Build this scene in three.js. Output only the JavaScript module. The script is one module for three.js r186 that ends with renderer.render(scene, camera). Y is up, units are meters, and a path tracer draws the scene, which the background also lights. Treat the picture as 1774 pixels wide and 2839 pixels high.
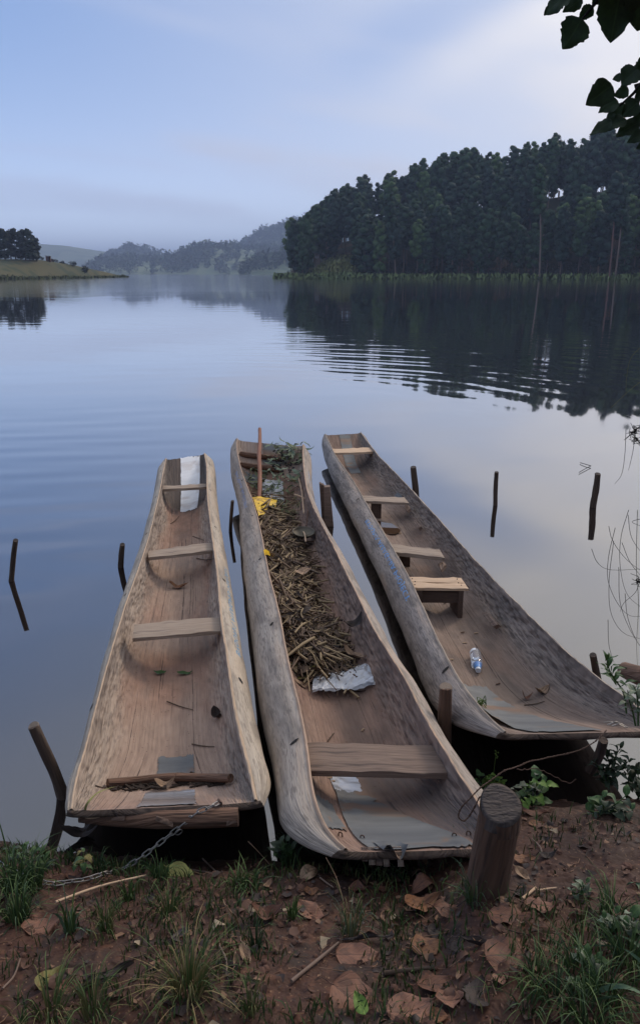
import * as THREE from 'three';
import { mergeGeometries, mergeVertices } from 'three/addons/utils/BufferGeometryUtils.js';

// ---------------------------------------------------------------- camera, sky, sun, exposure
const scene = new THREE.Scene();
const camera = new THREE.PerspectiveCamera(66.5, 639 / 1024, 0.05, 12000);
camera.position.set(0, 2.2, 0);
camera.rotation.x = -Math.atan(662.5 / 2165);
const renderer = new THREE.WebGLRenderer({ antialias: true });
renderer.toneMapping = THREE.LinearToneMapping;
renderer.toneMappingExposure = 1.0;
renderer.shadowMap.enabled = true;
renderer.shadowMap.type = THREE.PCFSoftShadowMap;
scene.fog = new THREE.FogExp2(0xc8dbff, 0.00029);

const R = Math.PI / 180;
let seedState = 12345;
function seed(n) { seedState = n >>> 0; }
function rnd() { seedState = (seedState + 0x6D2B79F5) >>> 0; let t = seedState; t = Math.imul(t ^ (t >>> 15), t | 1); t ^= t + Math.imul(t ^ (t >>> 7), t | 61); return ((t ^ (t >>> 14)) >>> 0) / 4294967296; }
const rr = (a, b) => a + (b - a) * rnd();
const clamp = (x, a = 0, b = 1) => Math.min(b, Math.max(a, x));
const lerp = (a, b, t) => a + (b - a) * t;
const smooth = (a, b, x) => { const t = clamp((x - a) / (b - a)); return t * t * (3 - 2 * t); };
function hash(x, y) { let h = Math.imul(x, 374761393) + Math.imul(y, 668265263) | 0; h = Math.imul(h ^ (h >>> 13), 1274126177); return ((h ^ (h >>> 16)) >>> 0) / 4294967296; }
function noise(x, y) {
  const i = Math.floor(x), j = Math.floor(y); let u = x - i, v = y - j; u = u * u * (3 - 2 * u); v = v * v * (3 - 2 * v);
  const a = hash(i, j), b = hash(i + 1, j), c = hash(i, j + 1), d = hash(i + 1, j + 1);
  return a + (b - a) * u + (c - a + (a - b - c + d) * u) * v;
}
function fbm(x, y, o = 4) { let s = 0, a = 0.5, n = 0; for (let i = 0; i < o; i++) { s += a * noise(x, y); n += a; x = x * 2.03 + 17.3; y = y * 2.01 + 9.1; a *= 0.5; } return s / n; }

const sunAz = 40 * R, sunEl = 34 * R;
const sunDir = new THREE.Vector3(Math.sin(sunAz) * Math.cos(sunEl), Math.sin(sunEl), -Math.cos(sunAz) * Math.cos(sunEl));
{
  const W = 1024, Hh = 512, data = new Float32Array(W * Hh * 4);
  for (let j = 0; j < Hh; j++) for (let i = 0; i < W; i++) {
    const el = ((j + 0.5) / Hh - 0.5) * Math.PI, ph = ((i + 0.5) / W - 0.5) * 2 * Math.PI;   // direction = (cos ph, ., sin ph)
    const dx = Math.cos(el) * Math.cos(ph), dy = Math.sin(el), dz = Math.cos(el) * Math.sin(ph);
    const cs = dx * sunDir.x + dy * sunDir.y + dz * sunDir.z, ang = Math.acos(clamp(cs, -1, 1)) / R;
    const e = Math.max(0, el / R);
    // clear air: pale lilac at the horizon, blue above, neutral towards the zenith
    const hz = Math.exp(-e / 7);
    let c = [lerp(0.07, 1.40, hz), lerp(0.25, 1.62, hz), lerp(0.66, 1.96, hz)];
    const up = smooth(17, 45, e);
    c = [lerp(c[0], 0.63, up), lerp(c[1], 0.69, up), lerp(c[2], 0.80, up)];
    // veil of cloud, thin and streaky, on a plane far above
    const px = dx / (dy + 0.10), pz = dz / (dy + 0.10);
    const a = 0.62, qx = px * Math.cos(a) - pz * Math.sin(a), qz = px * Math.sin(a) + pz * Math.cos(a);
    const wq = 0.5 * (fbm(qx * 0.9, qz * 0.9, 3) - 0.5);
    let v = smooth(0.40, 0.66, fbm(qx * 0.42 + 3.1 + wq, qz * 1.25 + 7.7 + wq, 5));
    const v2 = smooth(0.45, 0.7, fbm(qx * 0.9 + 31 + wq, qz * 2.6 + 2.2, 4));
    const veil = clamp((v * 0.8 + v2 * 0.35) * smooth(0, 9, e));
    c = [lerp(c[0], 0.53, veil * 0.8), lerp(c[1], 0.61, veil * 0.8), lerp(c[2], 0.86, veil * 0.8)];
    // light of the hidden sun behind the cloud
    const gm = Math.min(0.97, 1.6 * Math.exp(-(ang * ang) / (2 * 25 * 25))), g = Math.exp(-(ang * ang) / (2 * 14 * 14));
    // a long pale streak of cloud with a bluer gap above it
    const az = Math.atan2(dx, -dz) / R, lx = az * 0.9 + e * 0.42, ly = -az * 0.36 + e * 0.93 + 1.2 * (fbm(az * 0.16 + 5, e * 0.3, 3) - 0.5);
    const inb = smooth(2, 10, az) * smooth(60, 25, az) * smooth(1, 5, e), streak = inb * Math.exp(-Math.pow((ly - 8.6) / 1.5, 2)), gap = smooth(-4, 5, az) * smooth(24, 11, az) * Math.exp(-Math.pow((ly - 11.6) / 1.7, 2));
    const wm = clamp(gm * (0.8 + 0.25 * veil) * (1 - 0.38 * gap) + 0.12 * streak);
    c = [lerp(c[0], 1.14, wm) + 0.5 * g, lerp(c[1], 1.08, wm) + 0.47 * g, lerp(c[2], 1.04, wm) + 0.38 * g];
    const k = 4 * (j * W + i); data[k] = c[0]; data[k + 1] = c[1]; data[k + 2] = c[2]; data[k + 3] = 1;
  }
  const sky = new THREE.DataTexture(data, W, Hh, THREE.RGBAFormat, THREE.FloatType);
  sky.mapping = THREE.EquirectangularReflectionMapping; sky.magFilter = THREE.LinearFilter; sky.minFilter = THREE.LinearFilter; sky.colorSpace = THREE.LinearSRGBColorSpace; sky.needsUpdate = true;
  scene.background = sky; scene.environment = sky;
}
const sun = new THREE.DirectionalLight(0xffeedd, 1.5);
sun.position.copy(sunDir).multiplyScalar(60); sun.castShadow = true; sun.shadow.radius = 24;
sun.shadow.mapSize.set(2048, 2048); Object.assign(sun.shadow.camera, { left: -14, right: 14, top: 14, bottom: -14, near: 1, far: 160 });
scene.add(sun); scene.add(sun.target);

// ---------------------------------------------------------------- helpers
const V3 = (a, b, c) => Array.isArray(a) ? new THREE.Vector3(a[0], a[1], a[2]) : new THREE.Vector3(a, b, c);
const used = {};
function numbered(n) { used[n] = (used[n] ?? -1) + 1; return used[n] ? `${n}_${String(used[n]).padStart(3, '0')}` : n; }
function shadow(o) { o.traverse((m) => { if (m.isMesh) { m.castShadow = true; m.receiveShadow = true; } }); return o; }
function tag(o, label, category, group) { o.userData.label = label; o.userData.category = category; if (group) o.userData.group = group; return o; }
function thing(name, label, category, pos = [0, 0, 0], turn = 0, group) {
  const o = new THREE.Group(); o.name = numbered(name); o.position.set(...pos); o.rotation.y = turn; scene.add(o); return tag(o, label, category, group);
}
function part(name, geo, mat, parent, label) { const m = new THREE.Mesh(geo, mat); m.name = name; parent.add(m); m.castShadow = m.receiveShadow = true; if (label) m.userData.label = label; return m; }
function solo(name, geo, mat, label, category, group) { const m = new THREE.Mesh(geo, mat); m.name = numbered(name); scene.add(m); m.castShadow = m.receiveShadow = true; return tag(m, label, category, group); }
function struct(name, geo, mat, label) { const m = new THREE.Mesh(geo, mat); m.name = numbered(name); m.userData.kind = 'structure'; if (label) m.userData.label = label; scene.add(m); m.castShadow = m.receiveShadow = true; return m; }
function stuff(o) { o.userData.kind = 'stuff'; return o; }
const col = (r, g, b) => new THREE.Color().setRGB(r / 255, g / 255, b / 255, THREE.SRGBColorSpace);
function std(c, rough = 0.85, extra = {}) { return new THREE.MeshStandardMaterial({ color: c, roughness: rough, side: THREE.DoubleSide, ...extra }); }
function tex(w, h, fn, srgb = true, wrap = THREE.RepeatWrapping) {
  const d = new Uint8Array(w * h * 4);
  for (let j = 0; j < h; j++) for (let i = 0; i < w; i++) { const c = fn((i + 0.5) / w, (j + 0.5) / h, i, j), k = 4 * (j * w + i); if (typeof c === 'number') { d[k] = d[k + 1] = d[k + 2] = clamp(c) * 255; d[k + 3] = 255; } else { d[k] = clamp(c[0], 0, 255); d[k + 1] = clamp(c[1], 0, 255); d[k + 2] = clamp(c[2], 0, 255); d[k + 3] = 255; } }
  const t = new THREE.DataTexture(d, w, h); t.wrapS = t.wrapT = wrap; t.magFilter = THREE.LinearFilter; t.minFilter = THREE.LinearMipmapLinearFilter; t.generateMipmaps = true; t.colorSpace = srgb ? THREE.SRGBColorSpace : THREE.NoColorSpace; t.needsUpdate = true; return t;
}
const mix3 = (a, b, t) => [lerp(a[0], b[0], t), lerp(a[1], b[1], t), lerp(a[2], b[2], t)];
// grid surface from f(u, v) -> [x, y, z]
function sheet(nu, nv, f, uvf) {
  const pos = [], uv = [], idx = [];
  for (let i = 0; i <= nu; i++) for (let j = 0; j <= nv; j++) { const p = f(i / nu, j / nv); pos.push(p[0], p[1], p[2]); const q = uvf ? uvf(i / nu, j / nv, p) : [i / nu, j / nv]; uv.push(q[0], q[1]); }
  for (let i = 0; i < nu; i++) for (let j = 0; j < nv; j++) { const a = i * (nv + 1) + j, b = a + nv + 1; idx.push(a, b, a + 1, b, b + 1, a + 1); }
  const g = new THREE.BufferGeometry(); g.setAttribute('position', new THREE.Float32BufferAttribute(pos, 3)); g.setAttribute('uv', new THREE.Float32BufferAttribute(uv, 2)); g.setIndex(idx); g.computeVertexNormals(); return g;
}
// tapered tube through points with radii; capped, uv in metres
function limb(pts, radii, seg = 10, sub = 4, rough = 0) {
  const P = pts.map((p) => V3(p)), curve = new THREE.CatmullRomCurve3(P, false, 'centripetal'), n = (P.length - 1) * sub;
  const fr = curve.computeFrenetFrames(n, false), pos = [], uv = [], idx = []; let len = 0, last = null;
  const rad = (t) => { const x = t * (radii.length - 1), i = Math.min(radii.length - 2, Math.floor(x)); return radii.length === 1 ? radii[0] : lerp(radii[i], radii[i + 1], x - i); };
  for (let i = 0; i <= n; i++) {
    const t = i / n, c = curve.getPoint(t), r0 = rad(t); if (last) len += c.distanceTo(last); last = c;
    for (let j = 0; j <= seg; j++) { const a = (j % seg) / seg * 2 * Math.PI, r = r0 * (1 + rough * (noise(Math.cos(a) * 2 + 9, Math.sin(a) * 2 + len * 9) - 0.5) * 2); const d = fr.normals[i].clone().multiplyScalar(Math.cos(a) * r).addScaledVector(fr.binormals[i], Math.sin(a) * r).add(c); pos.push(d.x, d.y, d.z); uv.push(len, j / seg * r0 * 6.28); }
  }
  for (let i = 0; i < n; i++) for (let j = 0; j < seg; j++) { const a = i * (seg + 1) + j, b = a + seg + 1; idx.push(a, a + 1, b, b, a + 1, b + 1); }
  for (const e of [0, n]) { const c = curve.getPoint(e / n), k = pos.length / 3; pos.push(c.x, c.y, c.z); uv.push(0, 0); for (let j = 0; j <= seg; j++) { const b = 3 * (e * (seg + 1) + j); pos.push(pos[b], pos[b + 1], pos[b + 2]); uv.push(0.03 * Math.cos(j / seg * 6.28), 0.03 * Math.sin(j / seg * 6.28)); } for (let j = 0; j < seg; j++) e ? idx.push(k, k + 1 + j, k + 2 + j) : idx.push(k, k + 2 + j, k + 1 + j); }
  const g = new THREE.BufferGeometry(); g.setAttribute('position', new THREE.Float32BufferAttribute(pos, 3)); g.setAttribute('uv', new THREE.Float32BufferAttribute(uv, 2)); g.setIndex(idx); g.computeVertexNormals(); return g;
}
// box between 4 top corners (a-b back edge, d-c front edge) with thickness; ends and edges softly worn
function plank(a, b, c, d, th, wear = 0.009) {
  const A = V3(a), B = V3(b), C = V3(c), D = V3(d), nu = 14, nv = 5, up = B.clone().sub(A).cross(D.clone().sub(A)).normalize(); if (up.y < 0) up.negate();
  const at = (u, v) => A.clone().lerp(B, u).lerp(D.clone().lerp(C, u), v), L = A.distanceTo(B), W = A.distanceTo(D);
  const wv = (u, v, s) => (noise(u * 9 + L * 31, v * 3 + s * 7) - 0.5) * wear;
  const q = (u, v, s) => { const e = Math.min(1, Math.min(u * L, (1 - u) * L, v * W, (1 - v) * W) / 0.006); return at(u, v).addScaledVector(up, s ? -th + (1 - e) * 0.003 : wv(u, v, 0) - (1 - e) * 0.004).toArray(); };
  const off = rnd() * 3;
  const top = sheet(nu, nv, (u, v) => q(u, v, 0), (u, v) => [u * L + off, v * W + off]), bot = sheet(nu, nv, (u, v) => q(1 - u, v, 1), (u, v) => [u * L, v * W]);
  const rim = []; for (let i = 0; i <= nu; i++) rim.push([i / nu, 0]); for (let j = 1; j <= nv; j++) rim.push([1, j / nv]); for (let i = nu - 1; i >= 0; i--) rim.push([i / nu, 1]); for (let j = nv - 1; j >= 0; j--) rim.push([0, j / nv]);
  const side = sheet(rim.length - 1, 2, (t, s) => { const r = rim[Math.round(t * (rim.length - 1))]; return V3(q(r[0], r[1], 0)).lerp(V3(q(r[0], r[1], 1)), s).toArray(); }, (t, s) => { const r = rim[Math.round(t * (rim.length - 1))]; return [r[0] * L + r[1] * 0.1, s * th + 0.4]; });
  return mergeGeometries([top, bot, side]);
}
function bx(w, h, d, x = 0, y = 0, z = 0, ry = 0) { const g = new THREE.BoxGeometry(w, h, d); if (ry) g.rotateY(ry); g.translate(x, y, z); return g; }

// ---------------------------------------------------------------- shared materials
const grainTex = (c1, c2, dark, sx = 3, sy = 60) => tex(512, 512, (u, v) => {
  const x = u * 4, y = v * 4, g = fbm(x * sx, y * sy, 4), f = noise(x * 9, y * 220), k = smooth(0.62, 0.8, fbm(x * 2.2 + 5, y * 26, 3));
  let c = mix3(c1, c2, g * 0.9 + f * 0.3 - 0.1); return mix3(c, dark, k * 0.55);
});
const grainBump = tex(512, 512, (u, v) => 0.6 * fbm(u * 12, v * 240, 4) + 0.4 * noise(u * 40, v * 800), false);
function woodMat(c1, c2, dark, rough = 0.85, bump = 0.004) { const t = grainTex(c1, c2, dark), b = grainBump.clone(); for (const q of [t, b]) q.repeat.set(0.6, 0.6); return std(0xffffff, rough, { map: t, bumpMap: b, bumpScale: bump }); }
const M = {
  plankGrey: woodMat([176, 158, 140], [140, 122, 106], [96, 82, 74]),
  plankPale: woodMat([214, 186, 156], [190, 158, 128], [150, 118, 92]),
  plankDark: woodMat([112, 90, 76], [76, 60, 52], [44, 36, 33]),
  plankOld: woodMat([146, 124, 108], [108, 90, 80], [66, 56, 52]),
  stake: woodMat([98, 80, 66], [62, 50, 43], [34, 28, 26], 0.9, 0.008),
  post: woodMat([112, 84, 66], [80, 60, 48], [48, 38, 33], 0.9, 0.006),
  cutEnd: woodMat([104, 92, 84], [66, 60, 58], [36, 34, 34], 0.9, 0.006),
  log: woodMat([134, 102, 82], [92, 68, 54], [54, 42, 36], 0.9, 0.012),
  pole: woodMat([168, 120, 98], [132, 92, 76], [90, 66, 56], 0.85, 0.005),
  dark: std(col(26, 23, 22), 0.95),
  chain: std(col(150, 146, 142), 0.42, { metalness: 0.85 }),
  wire: std(col(86, 64, 52), 0.7, { metalness: 0.3 }),
};
{
  const zinc = (a, b, rust) => tex(256, 256, (u, v) => { const n = fbm(u * 9, v * 9, 4), s = fbm(u * 40, v * 8, 3); let c = mix3(a, b, n * 0.9 + s * 0.5 - 0.2); return mix3(c, [128, 96, 74], rust * smooth(0.58, 0.75, fbm(u * 6 + 4, v * 6 + 2, 4))); });
  const zb = tex(256, 256, (u, v) => fbm(u * 7, v * 7, 3), false);
  M.zinc = std(0xffffff, 0.62, { map: zinc([118, 120, 120], [82, 84, 86], 0.75), metalness: 0.12, bumpMap: zb, bumpScale: 0.005 });
  M.white = std(0xffffff, 0.5, { map: zinc([226, 228, 232], [196, 198, 202], 0.15), metalness: 0.25, bumpMap: zb, bumpScale: 0.008 });
  M.shiny = std(0xffffff, 0.28, { map: zinc([196, 198, 202], [150, 152, 156], 0.3), metalness: 0.6, bumpMap: zb, bumpScale: 0.012 });
}

// ---------------------------------------------------------------- water
{
  const slope = (x, z) => {
    // analytic ripples: sum of plane and ring waves; returns [height, dh/dx, dh/dz]
    let h = 0, sx = 0, sz = 0; const d = Math.hypot(x, z);
    const add = (kx, kz, amp, ph) => { const t = kx * x + kz * z + ph, s = Math.sin(t), c = Math.cos(t); h += amp * s; sx += amp * kx * c; sz += amp * kz * c; };
    const ring = (cx, cz, lam, sl, ph, w) => { if (w < 0.001) return; const ex = x - cx, ez = z - cz, r = Math.hypot(ex, ez) + 1e-6, k = 2 * Math.PI / lam, t = k * r + ph, a = sl * w / k; h += a * Math.sin(t); const g = a * k * Math.cos(t); sx += g * ex / r; sz += g * ez / r; };
    const near = smooth(140, 50, d), m1 = fbm(x * 0.16 + 3, z * 0.16 + 1, 3), m2 = fbm(x * 0.35 + 9, z * 0.22 + 4, 3);
    const wob = 1.4 * fbm(x * 0.45, z * 0.45, 2) + 5 * fbm(x * 0.11 + 4, z * 0.09, 2);
    // ring ripples that cross the reflection of the wood
    const rg = smooth(5, 10, x + 0.55 * (-z - 5)) * smooth(38, 20, -z) * smooth(6, 9.5, -z);
    ring(-4.2, -9, 0.62, 0.017, wob * 2.2, rg * smooth(0.25, 0.6, m1));
    ring(-5.5, -10, 0.93, 0.012, wob * 1.6 + 1, rg * smooth(0.2, 0.6, m2));
    ring(-2.5, -7.5, 0.4, 0.007, wob * 2.5 + 2, rg * smooth(0.35, 0.65, m2));
    // long lazy undulation and cat's paws
    const w = 0.35 + 0.65 * m2;
    add(0.5, 2.3, 0.0009 * w * near, 0.4 + wob * 2); add(-0.9, 4.1, 0.0006 * w * near, 2.1 + wob * 2.4); add(1.7, 6.3, 0.0004 * m1 * near, 1.2 + wob * 3);
    const left = smooth(-0.6, -2.2, x) * smooth(-3.6, -5.4, z) * smooth(-16, -9, z);
    add(2.6, 7.5, 0.0012 * left * smooth(0.3, 0.62, m2), wob * 3); add(-3.4, 9.5, 0.0011 * left * smooth(0.35, 0.65, m1), 1 + wob * 3.4); add(1.2, 13, 0.0006 * left * m2, wob * 5);
    return [h, sx, sz];
  };
  // rings of vertices round the mooring place: fine near it, coarse far off
  const rs = []; let r = 0.6; while (r < 9000) { rs.push(r); r += Math.max(0.05, r < 50 ? 0.06 : (r - 50) * 0.03 + 0.06); }
  const angs = []; for (let a = -180; a < 180;) { angs.push(a * R); a += Math.abs(a + 0.001) < 34 ? 0.4 : 4; } angs.push(Math.PI);
  const pos = [], nor = [], idx = [], A = angs.length;
  for (const q of rs) for (const a of angs) { const x = q * Math.sin(a), z = -q * Math.cos(a), s = slope(x, z), n = new THREE.Vector3(-s[1], 1, -s[2]).normalize(); pos.push(x, s[0], z); nor.push(n.x, n.y, n.z); }
  const bands = [0, 78, 88, 100, 1e9], cuts = [];
  for (let q = 0; q < 4; q++) { cuts.push(idx.length); for (let i = 0; i < rs.length - 1; i++) if (rs[i] >= bands[q] && rs[i] < bands[q + 1]) for (let j = 0; j < A - 1; j++) { const a = i * A + j, b = a + A; if (pos[3 * a + 2] > 0.5 && pos[3 * b + 2] > 0.5) continue; idx.push(a, a + 1, b, b, a + 1, b + 1); } }
  cuts.push(idx.length);
  const g = new THREE.BufferGeometry(); g.setAttribute('position', new THREE.Float32BufferAttribute(pos, 3)); g.setAttribute('normal', new THREE.Float32BufferAttribute(nor, 3)); g.setIndex(idx); for (let q = 0; q < 4; q++) g.addGroup(cuts[q], cuts[q + 1] - cuts[q], q);
  // the far water is ruffled by a light air, the near water is calm
  const w = (rough) => new THREE.MeshPhysicalMaterial({ color: col(33, 27, 25), roughness: rough, ior: 2.15, clearcoat: 1, clearcoatRoughness: rough, specularIntensity: 1, side: THREE.DoubleSide });
  struct('water', g, [w(0.03), w(0.042), w(0.056), w(0.075)]);
}

// ---------------------------------------------------------------- the bank
const shoreZ = (x) => -2.52 - 0.12 * smooth(-0.4, -1.1, x) - 0.36 * smooth(0.3, 0.56, x) + 0.1 * (fbm(x * 2.2 + 7, 3, 3) - 0.5) - 0.3 * smooth(2, 6, Math.abs(x)) * fbm(x * 0.3, 8, 3);
function ground(x, z) {
  const d = z - shoreZ(x);
  let y = d < 0 ? Math.max(-3, 0.5 * d) : 0.16 * smooth(0, 0.32, d) + 0.24 * smooth(0.1, 1.2, d) + 0.06 * smooth(1, 3, d);
  if (z > 1.5) y += 0.42 * (z - 1.5) * smooth(1.5, 6, z);
  if (Math.abs(x) < 2.6 && z < -0.9) { const w = smooth(-0.1, 0.15, d); y += w * (0.05 * (fbm(x * 3.1 + 2, z * 3.1, 3) - 0.5) + 0.022 * (fbm(x * 14, z * 14, 3) - 0.5) + 0.016 * smooth(0.5, 0.75, fbm(x * 34, z * 34, 2)) * fbm(x * 6 + 3, z * 6, 2)); }
  return y;
}
{
  const xs = [], zs = [];
  for (let x = -660; x < -60; x += 300) xs.push(x); for (let x = -60; x < -6; x += 4) xs.push(x); for (let x = -6; x < -1.7; x += 0.25) xs.push(x); for (let x = -1.7; x < 1.9; x += 0.0085) xs.push(x); for (let x = 1.9; x < 6; x += 0.25) xs.push(x); for (let x = 6; x < 60; x += 4) xs.push(x); for (let x = 60; x <= 660; x += 290) xs.push(x);
  for (let z = -12; z < -3.2; z += 0.6) zs.push(z); for (let z = -3.2; z < -1.15; z += 0.0085) zs.push(z); for (let z = -1.15; z < 2; z += 0.2) zs.push(z); for (let z = 2; z < 20; z += 1.5) zs.push(z); for (let z = 20; z <= 130; z += 12) zs.push(z);
  const pos = [], uv = [], idx = [], n = zs.length;
  for (const x of xs) for (const z of zs) { pos.push(x, ground(x, z), z); uv.push(x / 1.6, z / 1.6); }
  for (let i = 0; i < xs.length - 1; i++) for (let j = 0; j < n - 1; j++) { const a = i * n + j, b = a + n; idx.push(a, a + 1, b, b, a + 1, b + 1); }
  const g = new THREE.BufferGeometry(); g.setAttribute('position', new THREE.Float32BufferAttribute(pos, 3)); g.setAttribute('uv', new THREE.Float32BufferAttribute(uv, 2)); g.setIndex(idx); g.computeVertexNormals();
  const W = 1024, per = (x, y, s, o) => { const u = fbm(x * s, y * s, o), v = fbm((x - 1) * s, y * s, o), w = fbm(x * s, (y - 1) * s, o), q = fbm((x - 1) * s, (y - 1) * s, o), a = smooth(0, 1, x), b = smooth(0, 1, y); return lerp(lerp(u, v, a), lerp(w, q, a), b); };
  const cm = tex(W, W, (u, v) => {
    const n = per(u, v, 7, 4), f = per(u, v, 60, 3), k = per(u, v, 24, 3);
    let c = mix3([78, 44, 27], [42, 25, 16], clamp(n * 1.5 - 0.25)); c = mix3(c, [104, 66, 44], smooth(0.55, 0.75, f) * 0.6); c = mix3(c, [36, 28, 24], smooth(0.56, 0.72, k) * 0.6);
    if (hash(Math.floor(u * 430), Math.floor(v * 430)) > 0.985) c = mix3(c, [156, 128, 98], 0.6);
    return c;
  });
  const bm = tex(W, W, (u, v) => 0.5 * per(u, v, 40, 4) + 0.5 * per(u, v, 120, 2), false);
  struct('ground', g, new THREE.MeshStandardMaterial({ map: cm, bumpMap: bm, bumpScale: 0.012, roughness: 0.78, side: THREE.DoubleSide }));
}

// ---------------------------------------------------------------- far land
function table(t, x) { if (x <= t[0][0]) return t[0][1]; for (let i = 1; i < t.length; i++) if (x <= t[i][0]) return lerp(t[i - 1][1], t[i][1], smooth(t[i - 1][0], t[i][0], x)); return t[t.length - 1][1]; }
function along(P, t) { const x = t * (P.length - 1), i = Math.min(P.length - 2, Math.floor(x)), u = x - i; return [0, 1, 2].map((k) => lerp(P[i][k], P[i + 1][k], u)); }
const landTex = tex(512, 512, (u, v) => { const n = fbm(u * 12, v * 12, 5), f = noise(u * 60, v * 160), k = smooth(0.5, 0.62, fbm(u * 5 + 3, v * 9, 4)); let c = mix3([92, 110, 84], [116, 124, 92], n); c = mix3(c, [72, 90, 70], k * 0.8); return mix3(c, [120, 110, 74], 0.25 * smooth(0.55, 0.8, f)); });
const meadowTex = tex(512, 512, (u, v) => { const n = fbm(u * 14, v * 14, 5), f = fbm(u * 70, v * 70, 2); return mix3(mix3([66, 68, 38], [84, 78, 46], n), [48, 58, 32], smooth(0.5, 0.7, f)); });
const landMat = std(0xffffff, 0.95, { map: landTex }), meadowMat = std(0xffffff, 0.95, { map: meadowTex });
// hillside from a shore line up to a crest and down behind it
function hillside(name, front, crest, back, mat, nu = 90, nv = 26, rough = 0.06, label) {
  const top = Math.max(...crest.map((c) => c[1]));
  const f = (u, v) => {
    const F = along(front, u), C = along(crest, u), B = along(back, u), w = v < 0.6 ? v / 0.6 : (v - 0.6) / 0.4, a = v < 0.6 ? F : C, b = v < 0.6 ? C : B;
    const e = v < 0.6 ? 1 - Math.pow(1 - w, 1.7) : w * w * (3 - 2 * w);
    const x = lerp(a[0], b[0], w), z = lerp(a[2], b[2], w), s = Math.hypot(crest[0][0] - crest[crest.length - 1][0], crest[0][2] - crest[crest.length - 1][2]) / 14;
    return [x, lerp(a[1], b[1], e) + (v > 0.03 && v < 0.97 ? 1 : 0) * top * rough * (fbm(x / s, z / s, 4) - 0.5) * (v < 0.6 ? Math.min(1, 3 * w) * (1 - w * 0.5) : 1), z];
  };
  return struct(name, sheet(nu, nv, f, (u, v, p) => [p[0] / 260, p[2] / 260]), mat, label);
}
// leaves as small faces scattered through clumps, merged; clumps = [x, y, z, rx, ry, rz, count, size]
const ico = new THREE.IcosahedronGeometry(1, 1).attributes.position;
function foliage(clumps, core = 0, upright = false) {
  const pos = [], nor = [];
  if (core) for (const [cx, cy, cz, rx, ry, rz] of clumps) for (let k = 0; k < ico.count; k++) { const a = ico.getX(k), b = ico.getY(k), c = ico.getZ(k), f = core * (0.55 + 0.9 * noise(a * 2.6 + cx * 3, b * 2.6 + c * 2.6 + cy)); pos.push(cx + a * rx * f, cy + b * ry * f, cz + c * rz * f); nor.push(a, b, c); }
  for (const [cx, cy, cz, rx, ry, rz, n, s] of clumps) for (let i = 0; i < n; i++) {
    const y = rr(-1, 1), a = rr(0, 6.283), q = Math.sqrt(1 - y * y), rad = Math.pow(rr(0.25, 1), 0.4) * (rnd() < 0.2 ? rr(1, 1.3) : 1), d = new THREE.Vector3(q * Math.cos(a), y, q * Math.sin(a));
    const c = new THREE.Vector3(cx + d.x * rx * rad, cy + d.y * ry * rad, cz + d.z * rz * rad);
    const u = new THREE.Vector3(rr(-1, 1), rr(-1, 1), rr(-1, 1)).normalize(), w = new THREE.Vector3(rr(-1, 1), rr(-1, 1), rr(-1, 1)).cross(u).normalize(), l = s * rr(0.6, 1.3), m = l * 0.42;
    const nn = d.clone().multiplyScalar(0.9).add(new THREE.Vector3(rr(-0.5, 0.5), rr(-0.2, 0.6), rr(-0.5, 0.5))).normalize();
    if (upright) { u.set(rr(-0.35, 0.35), 1, rr(-0.35, 0.35)).normalize(); w.set(rr(-1, 1), 0, rr(-1, 1)).normalize(); nn.set(rr(-0.4, 0.4), 1, rr(-0.1, 0.8)).normalize(); }
    const P = [c.clone().addScaledVector(u, -l * 0.5), c.clone().addScaledVector(w, m * 0.5), c.clone().addScaledVector(u, l * 0.5), c.clone().addScaledVector(w, -m * 0.5)];
    for (const k of [0, 1, 2, 0, 2, 3]) { pos.push(P[k].x, P[k].y, P[k].z); nor.push(nn.x, nn.y, nn.z); }
  }
  const g = new THREE.BufferGeometry(); g.setAttribute('position', new THREE.Float32BufferAttribute(pos, 3)); g.setAttribute('normal', new THREE.Float32BufferAttribute(nor, 3)); g.setAttribute('uv', new THREE.Float32BufferAttribute(new Float32Array(pos.length / 3 * 2), 2)); return g;
}
const leafy = (r, g, b) => std(col(r, g, b), 0.9);
const farLeaf = leafy(64, 84, 66);

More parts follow.
